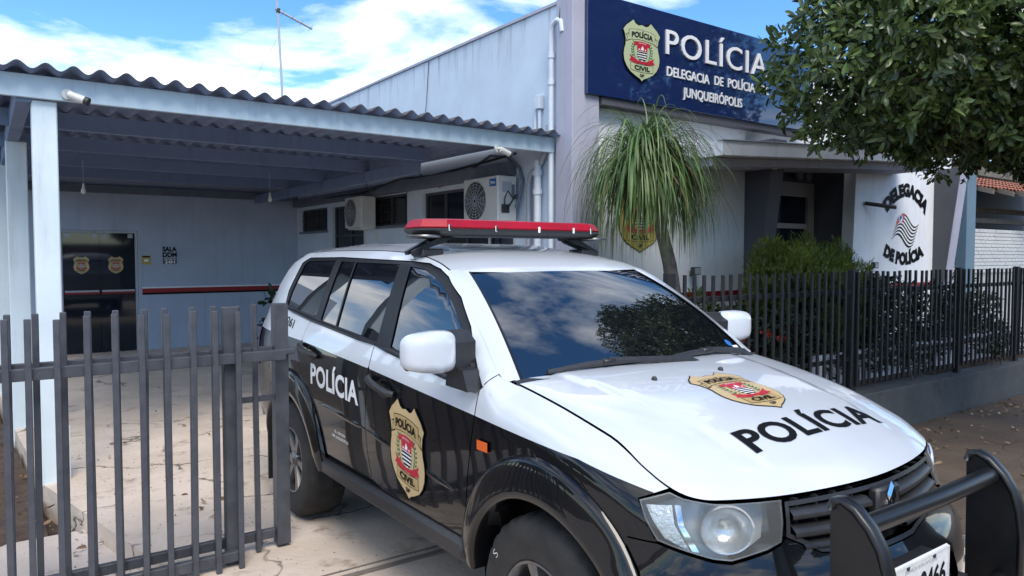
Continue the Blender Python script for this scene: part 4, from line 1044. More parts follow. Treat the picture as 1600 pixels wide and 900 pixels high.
# facade
mb = MB(); grid_wall(mb, 'y', 6.36, 6.56, 5.55, 8.52, -.3, 4.58, []); mb.build('facade_wall', 'wall_white', ST)
mb = MB(); mb.prism([(11.20, -.3), (13.96, -.3), (13.96, 4.58), (11.42, 4.58)], 6.36, 6.56, 'y'); mb.build('facade_wall', 'wall_white', ST)
mb = MB(); mb.box(8.52, 15.05, 6.40, 6.56, 3.30, 4.575); mb.build('parapet', 'wall_white', ST)
mb = MB(); mb.box(13.76, 13.955, 6.56, 14.0, -.3, 4.4); mb.build('end_wall', 'wall_white', ST)
mb = MB(); mb.box(5.30, 5.70, 6.22, 6.50, -.3, 4.70, bev=.006); mb.build('corner_column', 'wall_grey', ST)
# entrance recess
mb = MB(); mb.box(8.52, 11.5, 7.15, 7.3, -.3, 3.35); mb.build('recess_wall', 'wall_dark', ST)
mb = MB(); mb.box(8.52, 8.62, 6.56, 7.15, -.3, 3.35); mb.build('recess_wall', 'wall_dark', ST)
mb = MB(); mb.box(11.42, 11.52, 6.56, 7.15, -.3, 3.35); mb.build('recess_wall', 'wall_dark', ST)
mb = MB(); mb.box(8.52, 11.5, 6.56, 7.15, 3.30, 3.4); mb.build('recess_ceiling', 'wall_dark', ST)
for x0 in (8.52, 13.962):
    f_ = MB(); th = .30
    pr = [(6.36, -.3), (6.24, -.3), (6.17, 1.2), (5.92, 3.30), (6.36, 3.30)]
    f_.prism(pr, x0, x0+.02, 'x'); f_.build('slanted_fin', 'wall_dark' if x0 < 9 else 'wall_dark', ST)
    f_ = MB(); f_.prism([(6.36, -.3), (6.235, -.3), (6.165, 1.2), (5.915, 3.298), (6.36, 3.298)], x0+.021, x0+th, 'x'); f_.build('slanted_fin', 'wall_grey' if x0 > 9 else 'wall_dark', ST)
# door of the recess
dx0, dx1 = 9.75, 11.42
fd_ = MB()
for a in ((9.72, 11.35, 7.08, 7.148, 2.72, 2.95), (9.72, 9.84, 7.08, 7.148, -.3, 2.72), (11.17, 11.35, 7.08, 7.148, -.3, 2.72)): fd_.box(*a)
ed = fd_.build('entrance_door', 'wall_beige', ST)
o = MB(); o.box(9.84, 11.17, 7.10, 7.14, 2.20, 2.28); o.build('transom_bar', 'wall_beige', ed)
o = MB(); o.box(9.84, 11.17, 7.125, 7.14, 2.28, 2.72); o.build('pane', 'door_glass', ed)
o = MB(); o.box(9.84, 10.50, 7.125, 7.14, -.2, 2.20); o.build('pane', 'door_glass', ed)
o = MB(); o.box(10.51, 11.17, 7.125, 7.14, -.2, 2.20); o.build('pane', 'door_glass', ed)
for x in (9.97, 10.98):
    o = MB(); o.tube([(x, 7.09, .9), (x, 7.09, 1.9)], .012, 8); o.build('door_handle', 'alu', ed)
# canopy over the entrance
mb = MB(); vs = []
for x, z in ((7.02, 3.09), (12.6, 3.40)):
    vs += [(x, 5.55, z-.165), (x, 5.55, z), (x, 6.358, z+.02), (x, 6.358, z-.165)]
mb.add(vs, [(0, 1, 2, 3), (7, 6, 5, 4), (0, 4, 5, 1), (1, 5, 6, 2), (2, 6, 7, 3), (3, 7, 4, 0)]); cn = mb.build('canopy', 'wall_white', ST)
mb = MB(); vs = []
for x, z in ((7.10, 2.925), (12.5, 3.228)):
    vs += [(x, 5.75, z-.10), (x, 5.75, z-.002), (x, 6.357, z-.002), (x, 6.357, z-.10)]
mb.add(vs, [(0, 1, 2, 3), (7, 6, 5, 4), (0, 4, 5, 1), (1, 5, 6, 2), (2, 6, 7, 3), (3, 7, 4, 0)]); mb.build('canopy_soffit', 'wall_grey', cn)
mb = MB(); vs = []
for x, z in ((7.0, 3.093), (12.62, 3.404)): vs += [(x, 5.53, z), (x, 5.53, z+.012), (x, 5.62, z+.014), (x, 5.62, z)]
mb.add(vs, [(0, 1, 2, 3), (7, 6, 5, 4), (0, 4, 5, 1), (1, 5, 6, 2), (2, 6, 7, 3), (3, 7, 4, 0)]); mb.build('canopy_drip', 'alu', cn)
for x in (8.0, 8.6, 9.2):
    o = MB(); z = 2.925+(x-7.1)*.056-.10; o.lathe([(0, -.012), (.035, -.010), (.045, 0)], (x, 5.95, z), 'z', 14); o.build('downlight', 'bulb', cn)
# red dado stripes
for x0, x1, m_ in ((5.705, 8.515, 0), (11.26, 13.955, 0)):
    mb = MB(); mb.box(x0, x1, 6.352, 6.3585, 1.20, 1.285); mb.build('stripe', 'red_stripe', ST)
    mb = MB(); mb.box(x0, x1, 6.352, 6.3585, 1.155, 1.199); mb.build('stripe', 'ink', ST)
# letters on the curved wall
def arc_text(name, s, xc, wd, z0, bend, h):
    V, Fc = text_box(s, 1.0, h, .075, 1.0); P = []
    for u, v in V:
        t = np.array([wd, -2*bend*u]); t /= np.linalg.norm(t); nn = np.array([-t[1], t[0]]); p = np.array([xc+wd*u, z0-bend*u*u])+nn*v
        P.append((p[0], 6.352, p[1]))
    mobj(name, P, [tuple(int(i) for i in f) for f in Fc], 'ink', ST)
arc_text('wall_lettering', 'DELEGACIA', 12.98, 1.34, 2.79, 1.22, .20)
arc_text('wall_lettering', 'DE POLÍCIA', 12.93, 1.40, 1.615, -.66, .19)
# striped flag painted on the wall
mb = MB(); nst = 13; nu = 24
def wav(u, v): return (12.5+.73*u+.19*v, 6.3535, 2.03+.095*math.sin(u*5.9)-.05*u+v*.37)
for k in range(nst):
    mb.cur = 0 if k % 2 == 0 else 1; vs = []
    for i in range(nu+1): vs += [wav(i/nu, k/nst), wav(i/nu, (k+1)/nst)]
    mb.add(vs, [(2*i, 2*i+2, 2*i+3, 2*i+1) for i in range(nu)])
fl = mb.build('wall_flag', ['ink', 'decal_white'], ST)
mb = MB(); vs = []
for i in range(9): vs += [tuple(np.array(wav(i/8*.33, .60))-np.array([0, .002, 0])), tuple(np.array(wav(i/8*.33, 1.0))-np.array([0, .002, 0]))]
mb.add(vs, [(2*i, 2*i+2, 2*i+3, 2*i+1) for i in range(8)]); mb.build('canton', 'decal_red', fl)
mb = MB(); c0 = wav(.165, .80); mb.add([(c0[0]+.07*math.cos(a), 6.350, c0[2]+.062*math.sin(a)) for a in np.linspace(0, 2*math.pi, 20)[:-1]], [tuple(range(19))]); mb.build('canton_disc', 'decal_white', fl)
mb = MB(); mb.add([(c0[0]-.05, 6.3485, c0[2]-.02), (c0[0]-.02, 6.3485, c0[2]-.05), (c0[0]+.05, 6.3485, c0[2]+.01), (c0[0]+.03, 6.3485, c0[2]+.05), (c0[0]-.03, 6.3485, c0[2]+.045)], [(0, 1, 2, 3, 4)]); mb.build('canton_map', 'ac_blue', fl)
# painted badge half hidden by the palm
badge(lambda u, v: (6.50+u*.72, 6.354, 2.22+v*.62), 'painted_badge', ST, .001, .0006, tan='yellow', sp=.1)
# fittings
o = MB(); o.box(7.36, 7.90, 6.27, 6.36, 2.60, 2.66, bev=.008); tag(o.build('tube_lamp', 'wall_grey'), 'slim grey bar lamp on the white wall right of the palm', 'lamp')
def flood(x, z, label):
    r = empty('flood_light', (x, 6.30, z)); b_ = MB(); b_.box(-.07, .07, -.07, .0, -.05, .05, bev=.012); b_.build('lamp_body', 'ac_dark', r)
    b_ = MB(); b_.box(-.055, .055, -.075, -.071, -.038, .038); b_.build('lamp_glass', 'alu', r); b_ = MB(); b_.box(-.015, .015, .0, .055, -.07, .0); b_.build('lamp_arm', 'ac_dark', r); tag(r, label, 'lamp')
flood(7.42, 1.56, 'small dark flood light low on the white wall beside the palm trunk'); flood(11.80, 1.60, 'small dark flood light low on the white wall under the black flag lettering')
o = MB(); o.tube([(11.60, 6.34, 2.60), (11.95, 6.02, 2.53)], .032, 8); tag(o.build('pole_holder', 'ac_dark'), 'black rod sticking out of the white wall left of the lettering', 'rod')
r = empty('twin_lamp', (10.9, 7.05, 3.05)); tag(r, 'pair of round pale spot lamps above the entrance door', 'lamp')
for dxx in (-.12, .12):
    o = MB(); o.lathe([(0, -.10), (.07, -.09), (.085, -.05), (.05, .0), (.02, .04)], (dxx, 0, 0), 'y', 16); o.build('lamp_head', 'band', r, True)
o = MB(); o.box(-.15, .15, .03, .09, -.03, .03); o.build('lamp_bracket', 'ac_dark', r)

# sign board
SG = empty('sign_board', (5.47, 6.2, 3.55)); SG.location = (0, 0, 0); tag(SG, 'glossy dark blue sign board with white raised letters and police badge on the facade', 'sign')
mb = MB(); mb.box(5.475, 9.75, 6.17, 6.355, 3.545, 4.665, bev=.004); mb.build('board', 'sign_blue', SG)
mb = MB(); mb.box(5.72, 9.7, 6.20, 6.354, 3.46, 3.543); mb.build('board_underside', 'wall_dark', SG)
sf = lambda x0, z0: (lambda u, v: (x0+u, 6.167, z0+v))
solid_text('lettering', 'POLÍCIA', 1.98, .30, sf(7.70, 4.17), .018, 'sign_white', SG, .002, 1.1)
V_ = 'DELEGACIA  DE   POLÍCIA   DE'
solid_text('lettering', 'DELEGACIA', .78, .115, sf(7.125, 3.915), .012, 'sign_white', SG, .012)
solid_text('lettering', 'DE', .17, .115, sf(7.70, 3.925), .012, 'sign_white', SG, .012)
solid_text('lettering', 'POLÍCIA', .56, .115, sf(8.16, 3.93), .012, 'sign_white', SG, .012)
solid_text('lettering', 'DE', .17, .115, sf(8.66, 3.935), .012, 'sign_white', SG, .012)
solid_text('lettering', 'JUNQUEIRÓPOLIS', 1.15, .118, sf(7.60, 3.70), .012, 'sign_white', SG, .012)
mb = MB(); 
bd = badge(lambda u, v: (6.295+u*.60, 6.150, 4.125+v*.50), 'badge', SG, .004, .0012, tan='sign_tan', sp=.1)
half = [(0, .60), (.24, .68), (.50, .42), (.435, .2), (.49, -.14), (.41, -.39), (.17, -.58), (0, -.68)]; shp = half+[(-u, v) for u, v in half[-2:0:-1]]
mb.prism([(6.295+u*.60, 4.125+v*.50) for u, v in shp], 6.1505, 6.17, 'y'); mb.build('badge_plate', 'ink', SG)

# ------------------------------------------------------------------ car port
CP = empty('car_port', (0, 0, 0)); tag(CP, 'pale blue open car port with corrugated fibre cement roof', 'car port')
pitch = .177; x0, x1 = -.12, 5.34; nxs = int((x1-x0)/pitch*12); P = []; F = []
ys = [6.42, 9.3, 12.2, 15.1]
for j, y in enumerate(ys):
    for i in range(nxs+1):
        x = x0+(x1-x0)*i/nxs; P.append((x, y, 3.135+.026*math.cos(2*math.pi*(x-.07)/pitch)+(y-6.42)*.006+.006*math.sin(x*2.1)))
k = nxs+1; nP = len(P); P += [(p[0], p[1], p[2]-.009) for p in P]
F = [(j*k+i, j*k+i+1, (j+1)*k+i+1, (j+1)*k+i) for j in range(3) for i in range(nxs)]; id_ = [0]*len(F)
F += [(nP+j*k+i, nP+(j+1)*k+i, nP+(j+1)*k+i+1, nP+j*k+i+1) for j in range(3) for i in range(nxs)]; id_ += [1]*(3*nxs)
F += [(i, nP+i, nP+i+1, i+1) for i in range(nxs)]; id_ += [0]*nxs
mobj('corrugated_roof', P, F, ['fibro', 'fibro_in'], CP, True, id_)
mb = MB(); mb.box(-.10, 5.33, 6.56, 6.60, 2.925, 3.095, bev=.003); mb.build('fascia_board', 'blue_wood', CP)
for xj in (1.9, 4.2): pass
for y in (8.2, 9.8, 11.4, 13.0):
    mb = MB(); mb.box(.05, 4.62 if y < 9 else 4.55, y, y+.07, 2.95, 3.105); mb.build('purlin', 'purlin', CP)
for y0_, y1_ in ((6.61, 8.19), (8.28, 9.79), (9.88, 11.39), (11.48, 12.99), (13.08, 15.0)):
    mb = MB(); mb.box(.24, .34, y0_, y1_, 2.90, 3.08); mb.build('side_beam', 'purlin', CP)
    mb = MB(); mb.box(4.47, 4.55, y0_ if y0_ > 8 else 8.28, y1_ if y0_ > 8 else 9.79, 2.80, 2.948); 
    if y0_ > 8: mb.build('inner_beam', 'purlin', CP)
for (xa, xb, y, zb_) in ((.335, .50, 6.69, 0), (.225, .405, 9.0, 0), (.11, .30, 11.4, 0), (.0, .19, 13.8, 0)):
    mb = MB(); mb.box(xa, xb, y-.08, y+.08, -.2 if y > 7 else -.02, 2.92 if y < 7 else 2.90, bev=.008); mb.build('pillar', 'pillar', CP)
mb = MB(); mb.box(.50, .535, 6.68, 6.76, 0, .42); mb.build('pillar_pad', 'pillar', CP)
# back wall with glass doors
BW = empty('back_wall', (0, 0, 0)); tag(BW, 'grey-blue plastered wall at the back of the car port with a red stripe', 'wall')
mb = MB(); grid_wall(mb, 'y', 15.1, 15.3, -2.2, 5.37, -.2, 3.6, [(1.12, 2.36, -.05, 2.21)]); merged(mb, 'plaster', 'wall_back', BW)
mb = MB(); mb.box(2.42, 5.36, 15.085, 15.098, 1.065, 1.145); mb.build('stripe', 'red_stripe', BW)
mb = MB(); mb.box(2.42, 5.36, 15.08, 15.098, 1.146, 1.175); mb.build('stripe', 'wall_white', BW)
mb = MB(); mb.box(2.42, 5.36, 15.085, 15.098, 1.03, 1.064); mb.build('stripe', 'ink', BW)
mb = MB(); mb.box(-2.2, 5.36, 15.0, 15.098, 2.88, 3.02, bev=.004); mb.build('wall_ledge', 'band', BW)
GD = empty('glass_door', (1.74, 15.15, 0)); tag(GD, 'dark double glass door with two gold badges at the back of the car port', 'door')
def gbox(name, m, *a, parent=GD): 
    b_ = MB(); b_.box(a[0]-1.74, a[1]-1.74, a[2]-15.15, a[3]-15.15, a[4], a[5]); return b_.build(name, m, parent)
gbox('door_backing', 'dark_inner', 1.0, 2.45, 15.31, 15.36, -.1, 2.4); gbox('frame', 'alu', 1.125, 2.355, 15.12, 15.18, 2.165, 2.205); gbox('frame', 'alu', 2.315, 2.355, 15.12, 15.18, 0, 2.164); gbox('frame', 'alu', 1.125, 1.165, 15.12, 15.18, 0, 2.164)
for a, b in ((1.168, 1.738), (1.744, 2.312)):
    d_ = gbox('door_leaf', 'door_glass', a, b, 15.145, 15.157, .01, 2.162)
    b_ = MB(); b_.box(a+.02-1.74, b-.02-1.74, -.075, -.05, 1.105, 1.135); b_.build('push_bar', 'alu', d_)
    b_ = MB(); b_.box(a+.02-1.74, b-.02-1.74, -.072, -.052, 1.07, 1.104); b_.build('push_bar', 'red_stripe', d_)
    for xx in (a+.03, b-.11):
        b_ = MB(); b_.box(xx-1.74, xx+.08-1.74, -.012, -.006, 2.08, 2.15); b_.build('patch_fitting', 'alu', d_)
    badge(lambda u, v, c=(a+b)/2+(.0 if a < 1.5 else -.03): (c-1.74+u*.25, -.006, 1.585+v*.235), 'badge', d_, .001, .0008, sp=.1)
sg_ = MB(); sg_.box(2.76, 3.04, 15.085, 15.098, 1.60, 1.93); sgo = sg_.build('notice', 'wall_back'); tag(sgo, 'white wall notice reading SALA DDM above a dark 24H plate', 'sign')
bf = lambda x0, z0: (lambda u, v: (x0+u, 15.084, z0+v))
for s_, wd, h, z in (('SALA', .25, .085, 1.84), ('DDM', .25, .085, 1.735)):
    V, Fc = text_box(s_, wd, h, .05); decal('lettering', V, Fc, bf(2.90, z), 'ink', sgo, .002)
b_ = MB(); b_.box(2.78, 3.02, 15.079, 15.084, 1.60, 1.715); b_.build('hours_plate', 'wall_dark', sgo)
V, Fc = text_box('24H', .18, .06, .04); decal('lettering', V, Fc, lambda u, v: (2.90+u, 15.078, 1.61+v), 'decal_white', sgo, .002)
b_ = MB(); b_.box(2.80, 3.0, 15.074, 15.078, 1.685, 1.70); b_.build('plate_line', 'decal_white', sgo)
b_ = MB(); b_.box(2.42, 2.57, 15.088, 15.098, 1.59, 1.76); yo = b_.build('warning_notice', 'yellow'); tag(yo, 'small yellow notice on the wall beside the glass door', 'notice')
b_ = MB(); b_.box(2.43, 2.56, 15.083, 15.087, 1.725, 1.75); b_.build('header_strip', 'ink', yo)
b_ = MB(); b_.box(2.46, 2.53, 15.083, 15.087, 1.645, 1.69); b_.build('pictogram', 'decal_white', yo)
for x, lab in ((1.13, 'bare light bulb hanging in the car port near the pale pillar'), (3.6, 'bare light bulb hanging deeper in the car port above the stripe')):
    r = empty('hanging_bulb', (x, 11.3, 2.62)); tag(r, lab, 'bulb'); o = MB(); o.lathe([(0, -.05), (.025, -.04), (.032, -.01), (.02, .03), (.014, .05)], (0, 0, 0), 'z', 12); o.build('glass', 'bulb', r, True)
    o = MB(); o.tube([(0, 0, .05), (0, 0, .40)], .003, 6); o.tube([(0, 0, .05), (0, 0, .09)], .014, 8); o.build('cord', 'ac_white', r)

# ------------------------------------------------------------------ wall equipment
def ac_unit(y0, y1, z0, z1, xf, xb, label, logo):
    r = empty('air_conditioner', (xb, (y0+y1)/2, z0)); r.location = (0, 0, 0); tag(r, label, 'air conditioner', 'outdoor units on the side wall')
    o = MB(); o.box(xf, xb, y0, y1, z0, z1, bev=.012); o.build('casing', 'ac_white', r)
    fy, fz_ = (y0*.36+y1*.64), (z0+z1)/2-.01; fr_ = (z1-z0)*.44
    o = MB(); o.add([(xf-.002, fy+fr_*math.cos(a), fz_+fr_*math.sin(a)) for a in np.linspace(0, 2*math.pi, 41)[:-1]], [tuple(range(40))]); o.build('fan_opening', 'ac_dark', r)
    o = MB()
    for q in np.linspace(.12, 1.0, 7): o.tube([(xf-.010, fy+fr_*q*math.cos(a), fz_+fr_*q*math.sin(a)) for a in np.linspace(0, 2*math.pi, 33)], .0032, 4, False)
    for a in np.linspace(0, 2*math.pi, 17)[:-1]: o.tube([(xf-.012, fy+fr_*.1*math.cos(a), fz_+fr_*.1*math.sin(a)), (xf-.012, fy+fr_*math.cos(a+.25), fz_+fr_*math.sin(a+.25))], .003, 4)
    o.build('fan_guard', 'alu', r)
    o = MB()
    for q in range(3):
        a = 2.1*q; vs = [(xf-.004, fy, fz_)]+[(xf-.004-.0*t, fy+fr_*.9*math.cos(a+t), fz_+fr_*.9*math.sin(a+t)) for t in (0, .4, .8)]; o.add(vs, [(0, 1, 2, 3)])
    o.build('fan_blade', 'alloy_dark', r)
    if logo:
        o = MB(); o.box(xf-.004, xf+.001, y0+.035, y0+.175, z1-.125, z1-.035); o.build('badge_plate', 'ac_blue', r)
        V, Fc = text_box('Midea', .085, .035, .02); decal('lettering', V, Fc, lambda u, v: (xf-.0042, y0+.090-u, z1-.095+v), 'decal_white', r, .002)
        o = MB(); o.tube([(xf-.005, y0+.152+.018*math.cos(a), z1-.08+.02*math.sin(a)) for a in np.linspace(.6, 5.4, 14)], .003, 4); o.build('logo_ring', 'decal_white', r)
        o = MB(); o.box(xf+.06, xf+.20, y0-.004, y0+.001, z1-.20, z1-.07); o.build('data_label', 'alu', r)
        o = MB(); o.box(xf+.20, xf+.25, y0-.003, y0+.001, z1-.26, z1-.10); o.build('data_label', 'band', r)
        o = MB(); o.box(xf+.05, xf+.16, y0-.02, y0-.001, z0+.10, z0+.20, bev=.004); o.build('valve_block', 'ac_dark', r)
        o = MB(); o.tube([(xf+.09, y0-.01, z0+.16), (xf+.07, y0-.05, z0+.28), (xf+.12, y0-.04, z0+.36), (xf+.20, y0-.05, z0+.26), (xf+.26, y0-.04, z0+.30)], .008, 6); o.tube([(xf+.12, y0-.01, z0+.12), (xf+.16, y0-.05, z0+.22), (xf+.24, y0-.04, z0+.32)], .010, 6); o.build('coolant_pipe', 'cable', r, True)
        o = MB(); pts = [(xb-.05, y0-.05, z0+.16), (xb+.0, y0-.06, z0+.30), (xb+.05, y0-.06, z0+.48), (xb+.04, y0+.0, z0+.65), (xb+.02, y0+.22, z0+.80), (xb+.02, y0+.6, z0+.86), (xb+.02, y0+1.3, z0+.66), (xb+.02, y0+1.9, z0+.56)]
        o.tube(pts, [.018, .020, .022, .02, .018, .018, .018, .016], 8); o.build('insulated_pipe', 'band', r, True)
    for y in (y0+.1, y1-.1):
        o = MB(); o.box(xf+.02, 5.36, y-.015, y+.015, z0-.03, z0-.002); o.box(5.345, 5.368, y-.015, y+.015, z0-.30, z0-.031); o.build('bracket', 'ac_white', r)
ac_unit(7.25, 8.02, 2.17, 2.715, 5.02, 5.30, 'white outdoor air conditioner with blue logo above the light bar', True)
ac_unit(11.18, 11.85, 2.22, 2.73, 5.04, 5.30, 'dim outdoor air conditioner deep under the car port roof', False)
def pipe(name, pts, r, m, label, cat, n=10, coll=()):
    o = MB(); o.tube(pts, r, n); ob = o.build(name, m, None, True)
    for c in coll:
        b_ = MB(); b_.tube([(c[0], c[1], c[2]-.03), (c[0], c[1], c[2]+.03)], r*1.28, n); b_.build('collar', m, ob, True)
    tag(ob, label, cat); return ob
pipe('service_pipe', [(5.31, 6.60, 1.0), (5.31, 6.60, 4.10), (5.31, 6.60, 4.28), (5.31, 6.57, 4.36), (5.31, 6.49, 4.39), (5.31, 6.42, 4.36), (5.31, 6.40, 4.24)], .034, 'pvc', 'white plastic pipe with a bent top high on the building corner', 'pipe', coll=((5.31, 6.60, 4.02), (5.31, 6.60, 3.15), (5.31, 6.60, 3.72)))
b_ = MB(); b_.box(5.30, 5.369, 6.69, 6.74, 4.10, 4.13); 
pipe('drain_pipe', [(5.31, 7.02, 1.0), (5.31, 7.02, 2.60), (5.31, 6.98, 2.72), (5.31, 6.78, 2.84), (5.31, 6.68, 2.98), (5.31, 6.66, 3.25)], .03, 'grey_cable', 'grey curved conduit beside the white air conditioner', 'pipe')
pipe('drain_pipe', [(5.30, 6.84, 1.0), (5.30, 6.84, 2.86)], .045, 'pvc', 'thick white downpipe between the air conditioner and the building corner', 'pipe', coll=((5.30, 6.84, 2.50), (5.30, 6.84, 2.72)))
pipe('conduit', [(5.33, 6.92, 3.1), (5.33, 6.92, 3.60)], .018, 'pvc', 'thin white conduit rising from the corrugated roof edge', 'pipe')
b_ = MB(); b_.box(5.29, 5.366, 6.80, 6.88, 3.46, 3.62, bev=.006); jb = b_.build('meter_box', 'pvc'); b_ = MB(); b_.tube([(5.33, 6.84, 3.1), (5.33, 6.84, 3.45)], .02, 8); b_.build('stem', 'pvc', jb); tag(jb, 'small white junction box on the wall above the roof edge', 'box')
pipe('drop_cable', [(5.31, 6.42, 4.26), (5.33, 6.47, 4.0), (5.34, 6.52, 3.72), (5.33, 6.50, 3.48), (5.33, 6.44, 3.42), (5.32, 6.40, 3.55), (5.32, 6.40, 4.0), (5.30, 6.44, 4.40), (5.32, 6.43, 4.75)], .008, 'cable', 'thin black cable looping down beside the bent white pipe', 'cable', 6)
pipe('drop_cable', [(5.36, 9.5, 4.58), (5.345, 9.55, 4.0), (5.34, 9.7, 3.2)], .005, 'cable', 'thin dark cable hanging down the upper side wall', 'cable', 5)
pipe('wall_cable', [(5.32, 7.3, 3.0), (5.3, 7.9, 2.96), (5.3, 8.6, 2.93), (5.28, 9.3, 2.90), (5.25, 10.2, 2.93), (5.2, 11.5, 2.80), (5.0, 12.6, 2.78)], .016, 'cable', 'black cable bundle running along the shaded side wall', 'cable', 6)
pipe('wall_cable', [(4.5, 8.3, 2.96), (4.8, 8.8, 2.85), (5.1, 9.3, 2.90), (5.3, 9.6, 2.95), (5.34, 10.2, 2.7)], .006, 'cable', 'thin cable slung from the purlin end to the side wall', 'cable', 5)
pipe('wall_cable', [(4.5, 9.9, 2.96), (4.7, 10.2, 2.74), (5.0, 10.6, 2.76), (5.3, 11.0, 2.92)], .006, 'cable', 'thin cable hanging in the dark beyond the second purlin', 'cable', 5)
def camera_unit(loc, rz, rx, label, mount):
    r = empty('security_camera', loc, rz); tag(r, label, 'camera', 'bullet security cameras')
    o = MB(); o.lathe([(0, -.012), (.040, -.012), (.042, 0), (.036, .012), (0, .012)], (0, .0, 0), 'y', 18); o.build('mount', 'ac_white', r, True)
    o = MB(); o.tube([(0, -.01, 0), (.01, -.05, .0), (.02, -.06, -.015)], .016, 8); o.build('joint', 'ac_white', r, True)
    c = Vector((.03, -.06, -.02)); d = Vector((.80, -.42, -.34)).normalized()
    o = MB(); o.tube([c-d*.035, c-d*.03, c+d*.095, c+d*.10], [.022, .030, .030, .028], 14); o.build('camera_body', 'ac_white', r, True)
    o = MB(); o.tube([c+d*.088, c+d*.118], [.0315, .0315], 14); o.tube([c+d*.118, c+d*.121], [.022, .022], 12); o.build('lens_hood', 'ac_dark', r, True)
    return r
camera_unit((.565, 6.545, 2.975), 0, 0, 'white bullet security camera on the fascia beside the front pillar', 0)
c2 = camera_unit((4.52, 6.545, 2.90), R(25), 0, 'small white security camera under the fascia near the air conditioner', 0)
# antenna mast behind the roof
AN = empty('antenna_mast', (4.02, 12.0, 3.15)); tag(AN, 'thin metal antenna mast with one short boom above the corrugated roof', 'antenna')
o = MB(); o.tube([(.06, 0, -.03), (.02, 0, 1.4), (-.02, 0, 2.4), (-.05, 0, 2.9)], [.022, .02, .018, .016], 8); o.build('mast', 'alu', AN, True)
o = MB(); o.tube([(-.07, 0, 2.58), (.50, -.12, 2.33)], .020, 6); o.build('boom', 'alu', AN)
for t in (.2, .45, .7, .95):
    o = MB(); c = Vector((-.07+.57*t, -.12*t, 2.58-.25*t)); o.tube([c+Vector((-.02, -.16, 0)), c+Vector((.02, .16, 0))], .004, 5); o.build('element', 'alu', AN)
o = MB(); o.lathe([(.021, -.03), (.036, -.03), (.036, .03), (.021, .03)], (-.02, 0, 2.56), 'z', 10); o.build('clamp', 'ac_dark', AN)
o = MB(); o.tube([(.03, 0, 1.1), (-.03, 0, .8), (-.18, 0, .45), (-.35, 0, .0)], .006, 5); o.build('feed_cable', 'cable', AN)
o = MB(); o.tube([(0, 0, 2.2), (-1.1, .3, 0)], .003, 4); o.build('guy_wire', 'alu', AN)

# ------------------------------------------------------------------ fences and gate
def bar_mesh(w_, d_, h):
    mb = MB(); mb.box(-w_/2, w_/2, -d_/2, d_/2, 0, h, bev=.003); o = mb.build('bar_tmp', 'fence_paint'); me = o.data; bpy.data.objects.remove(o); return me
def put(name, me, loc, parent, m=None):
    o = bpy.data.objects.new(name, me); o.location = loc
    if name == 'bar': o.rotation_euler = (random.gauss(0, .003), random.gauss(0, .0035), random.gauss(0, .03))
    return link(o, parent)
GP = 'gate_paint'

FE = empty('gate_fence', (0, 4.20, 0)); tag(FE, 'dark grey metal bar fence standing in front of the sliding gate', 'fence')
bm_ = bar_mesh(.029, .028, 1.51); bm_.materials[0] = M[GP]
for x in (-.95, -.83, -.70, -.57, -.44, -.31, -.18, -.05, .079, .166, .288, .412, .539, .662, .78, .903, 1.023, 1.145):
    put('bar', bm_, (x, -.02, -.06+.008*math.sin(x*37)), FE)
for z0, z1 in ((1.150, 1.208), (.035, .09)):
    o = MB(); o.box(-1.2, 1.42 if z0 > 1 else 1.16, .002, .045, z0, z1, bev=.003); o.build('rail', GP, FE)
o = MB(); o.box(1.085, 1.17, .05, .11, -.02, 1.465, bev=.004); o.build('post', GP, FE)
o = MB(); o.box(-1.28, -1.20, .0, .08, -.3, 1.465, bev=.004); o.build('post', GP, FE)
GT = empty('sliding_gate', (0, 4.36, 0)); tag(GT, 'dark grey sliding bar gate behind the front fence beside the car', 'gate')
bm2 = bar_mesh(.029, .028, 1.46); bm2.materials[0] = M[GP]
for x in (-.93, -.80, -.67, -.54, -.41, -.28, -.15, -.03, .09, .205, .324, .445, .568, .691, .81, .932, 1.056, 1.189, 1.287):
    put('bar', bm2, (x, -.02, .01+.006*math.sin(x*51)), GT)
for z0, z1 in ((1.160, 1.215), (.06, .115)):
    o = MB(); o.box(-1.2, 1.395, .0, .04, z0, z1, bev=.003); o.build('rail', GP, GT)
o = MB(); o.box(1.398, 1.478, -.03, .05, .02, 1.468, bev=.004); o.build('end_post', GP, GT)
o = MB(); o.box(1.19, 1.40, -.012, .02, .895, .925); o.build('latch_bar', GP, GT)
o = MB(); o.box(1.38, 1.50, -.075, -.032, 1.168, 1.200, bev=.004); o.build('rail_end', GP, GT)
# garden fence on its low wall
LW = empty('low_wall', (0, 0, 0)); tag(LW, 'low dark grey plastered wall under the garden fence', 'wall')
o = MB(); o.box(4.80, 9.62, 4.14, 4.46, -.35, .262, bev=.008); o.build('plaster', 'kerb', LW)
o = MB(); o.box(9.625, 14.2, 4.20, 4.46, -.35, .232, bev=.008); o.build('plaster', 'kerb', LW)
GF = empty('garden_fence', (0, 4.32, 0)); tag(GF, 'long black metal bar fence along the garden on the right', 'fence')
bm3 = bar_mesh(.032, .024, 1.255); k = 0; x = 4.95
while x < 13.6:
    put('bar', bm3, (x, -.02, .325+.005*math.sin(x*41)), GF); x += .128
for x in (4.815, 7.74, 10.30, 12.12):
    o = MB(); o.box(x-.045, x+.045, .0, .07, .225, 1.60, bev=.004); o.build('post', 'fence_paint', GF)
for z0, z1 in ((1.335, 1.385), (.60, .645)):
    for xa, xb in ((4.861, 7.694), (7.786, 10.254), (10.346, 12.074), (12.166, 13.6)):
        o = MB(); o.box(xa, xb, .0, .035, z0, z1, bev=.003); o.build('rail', 'fence_paint', GF)
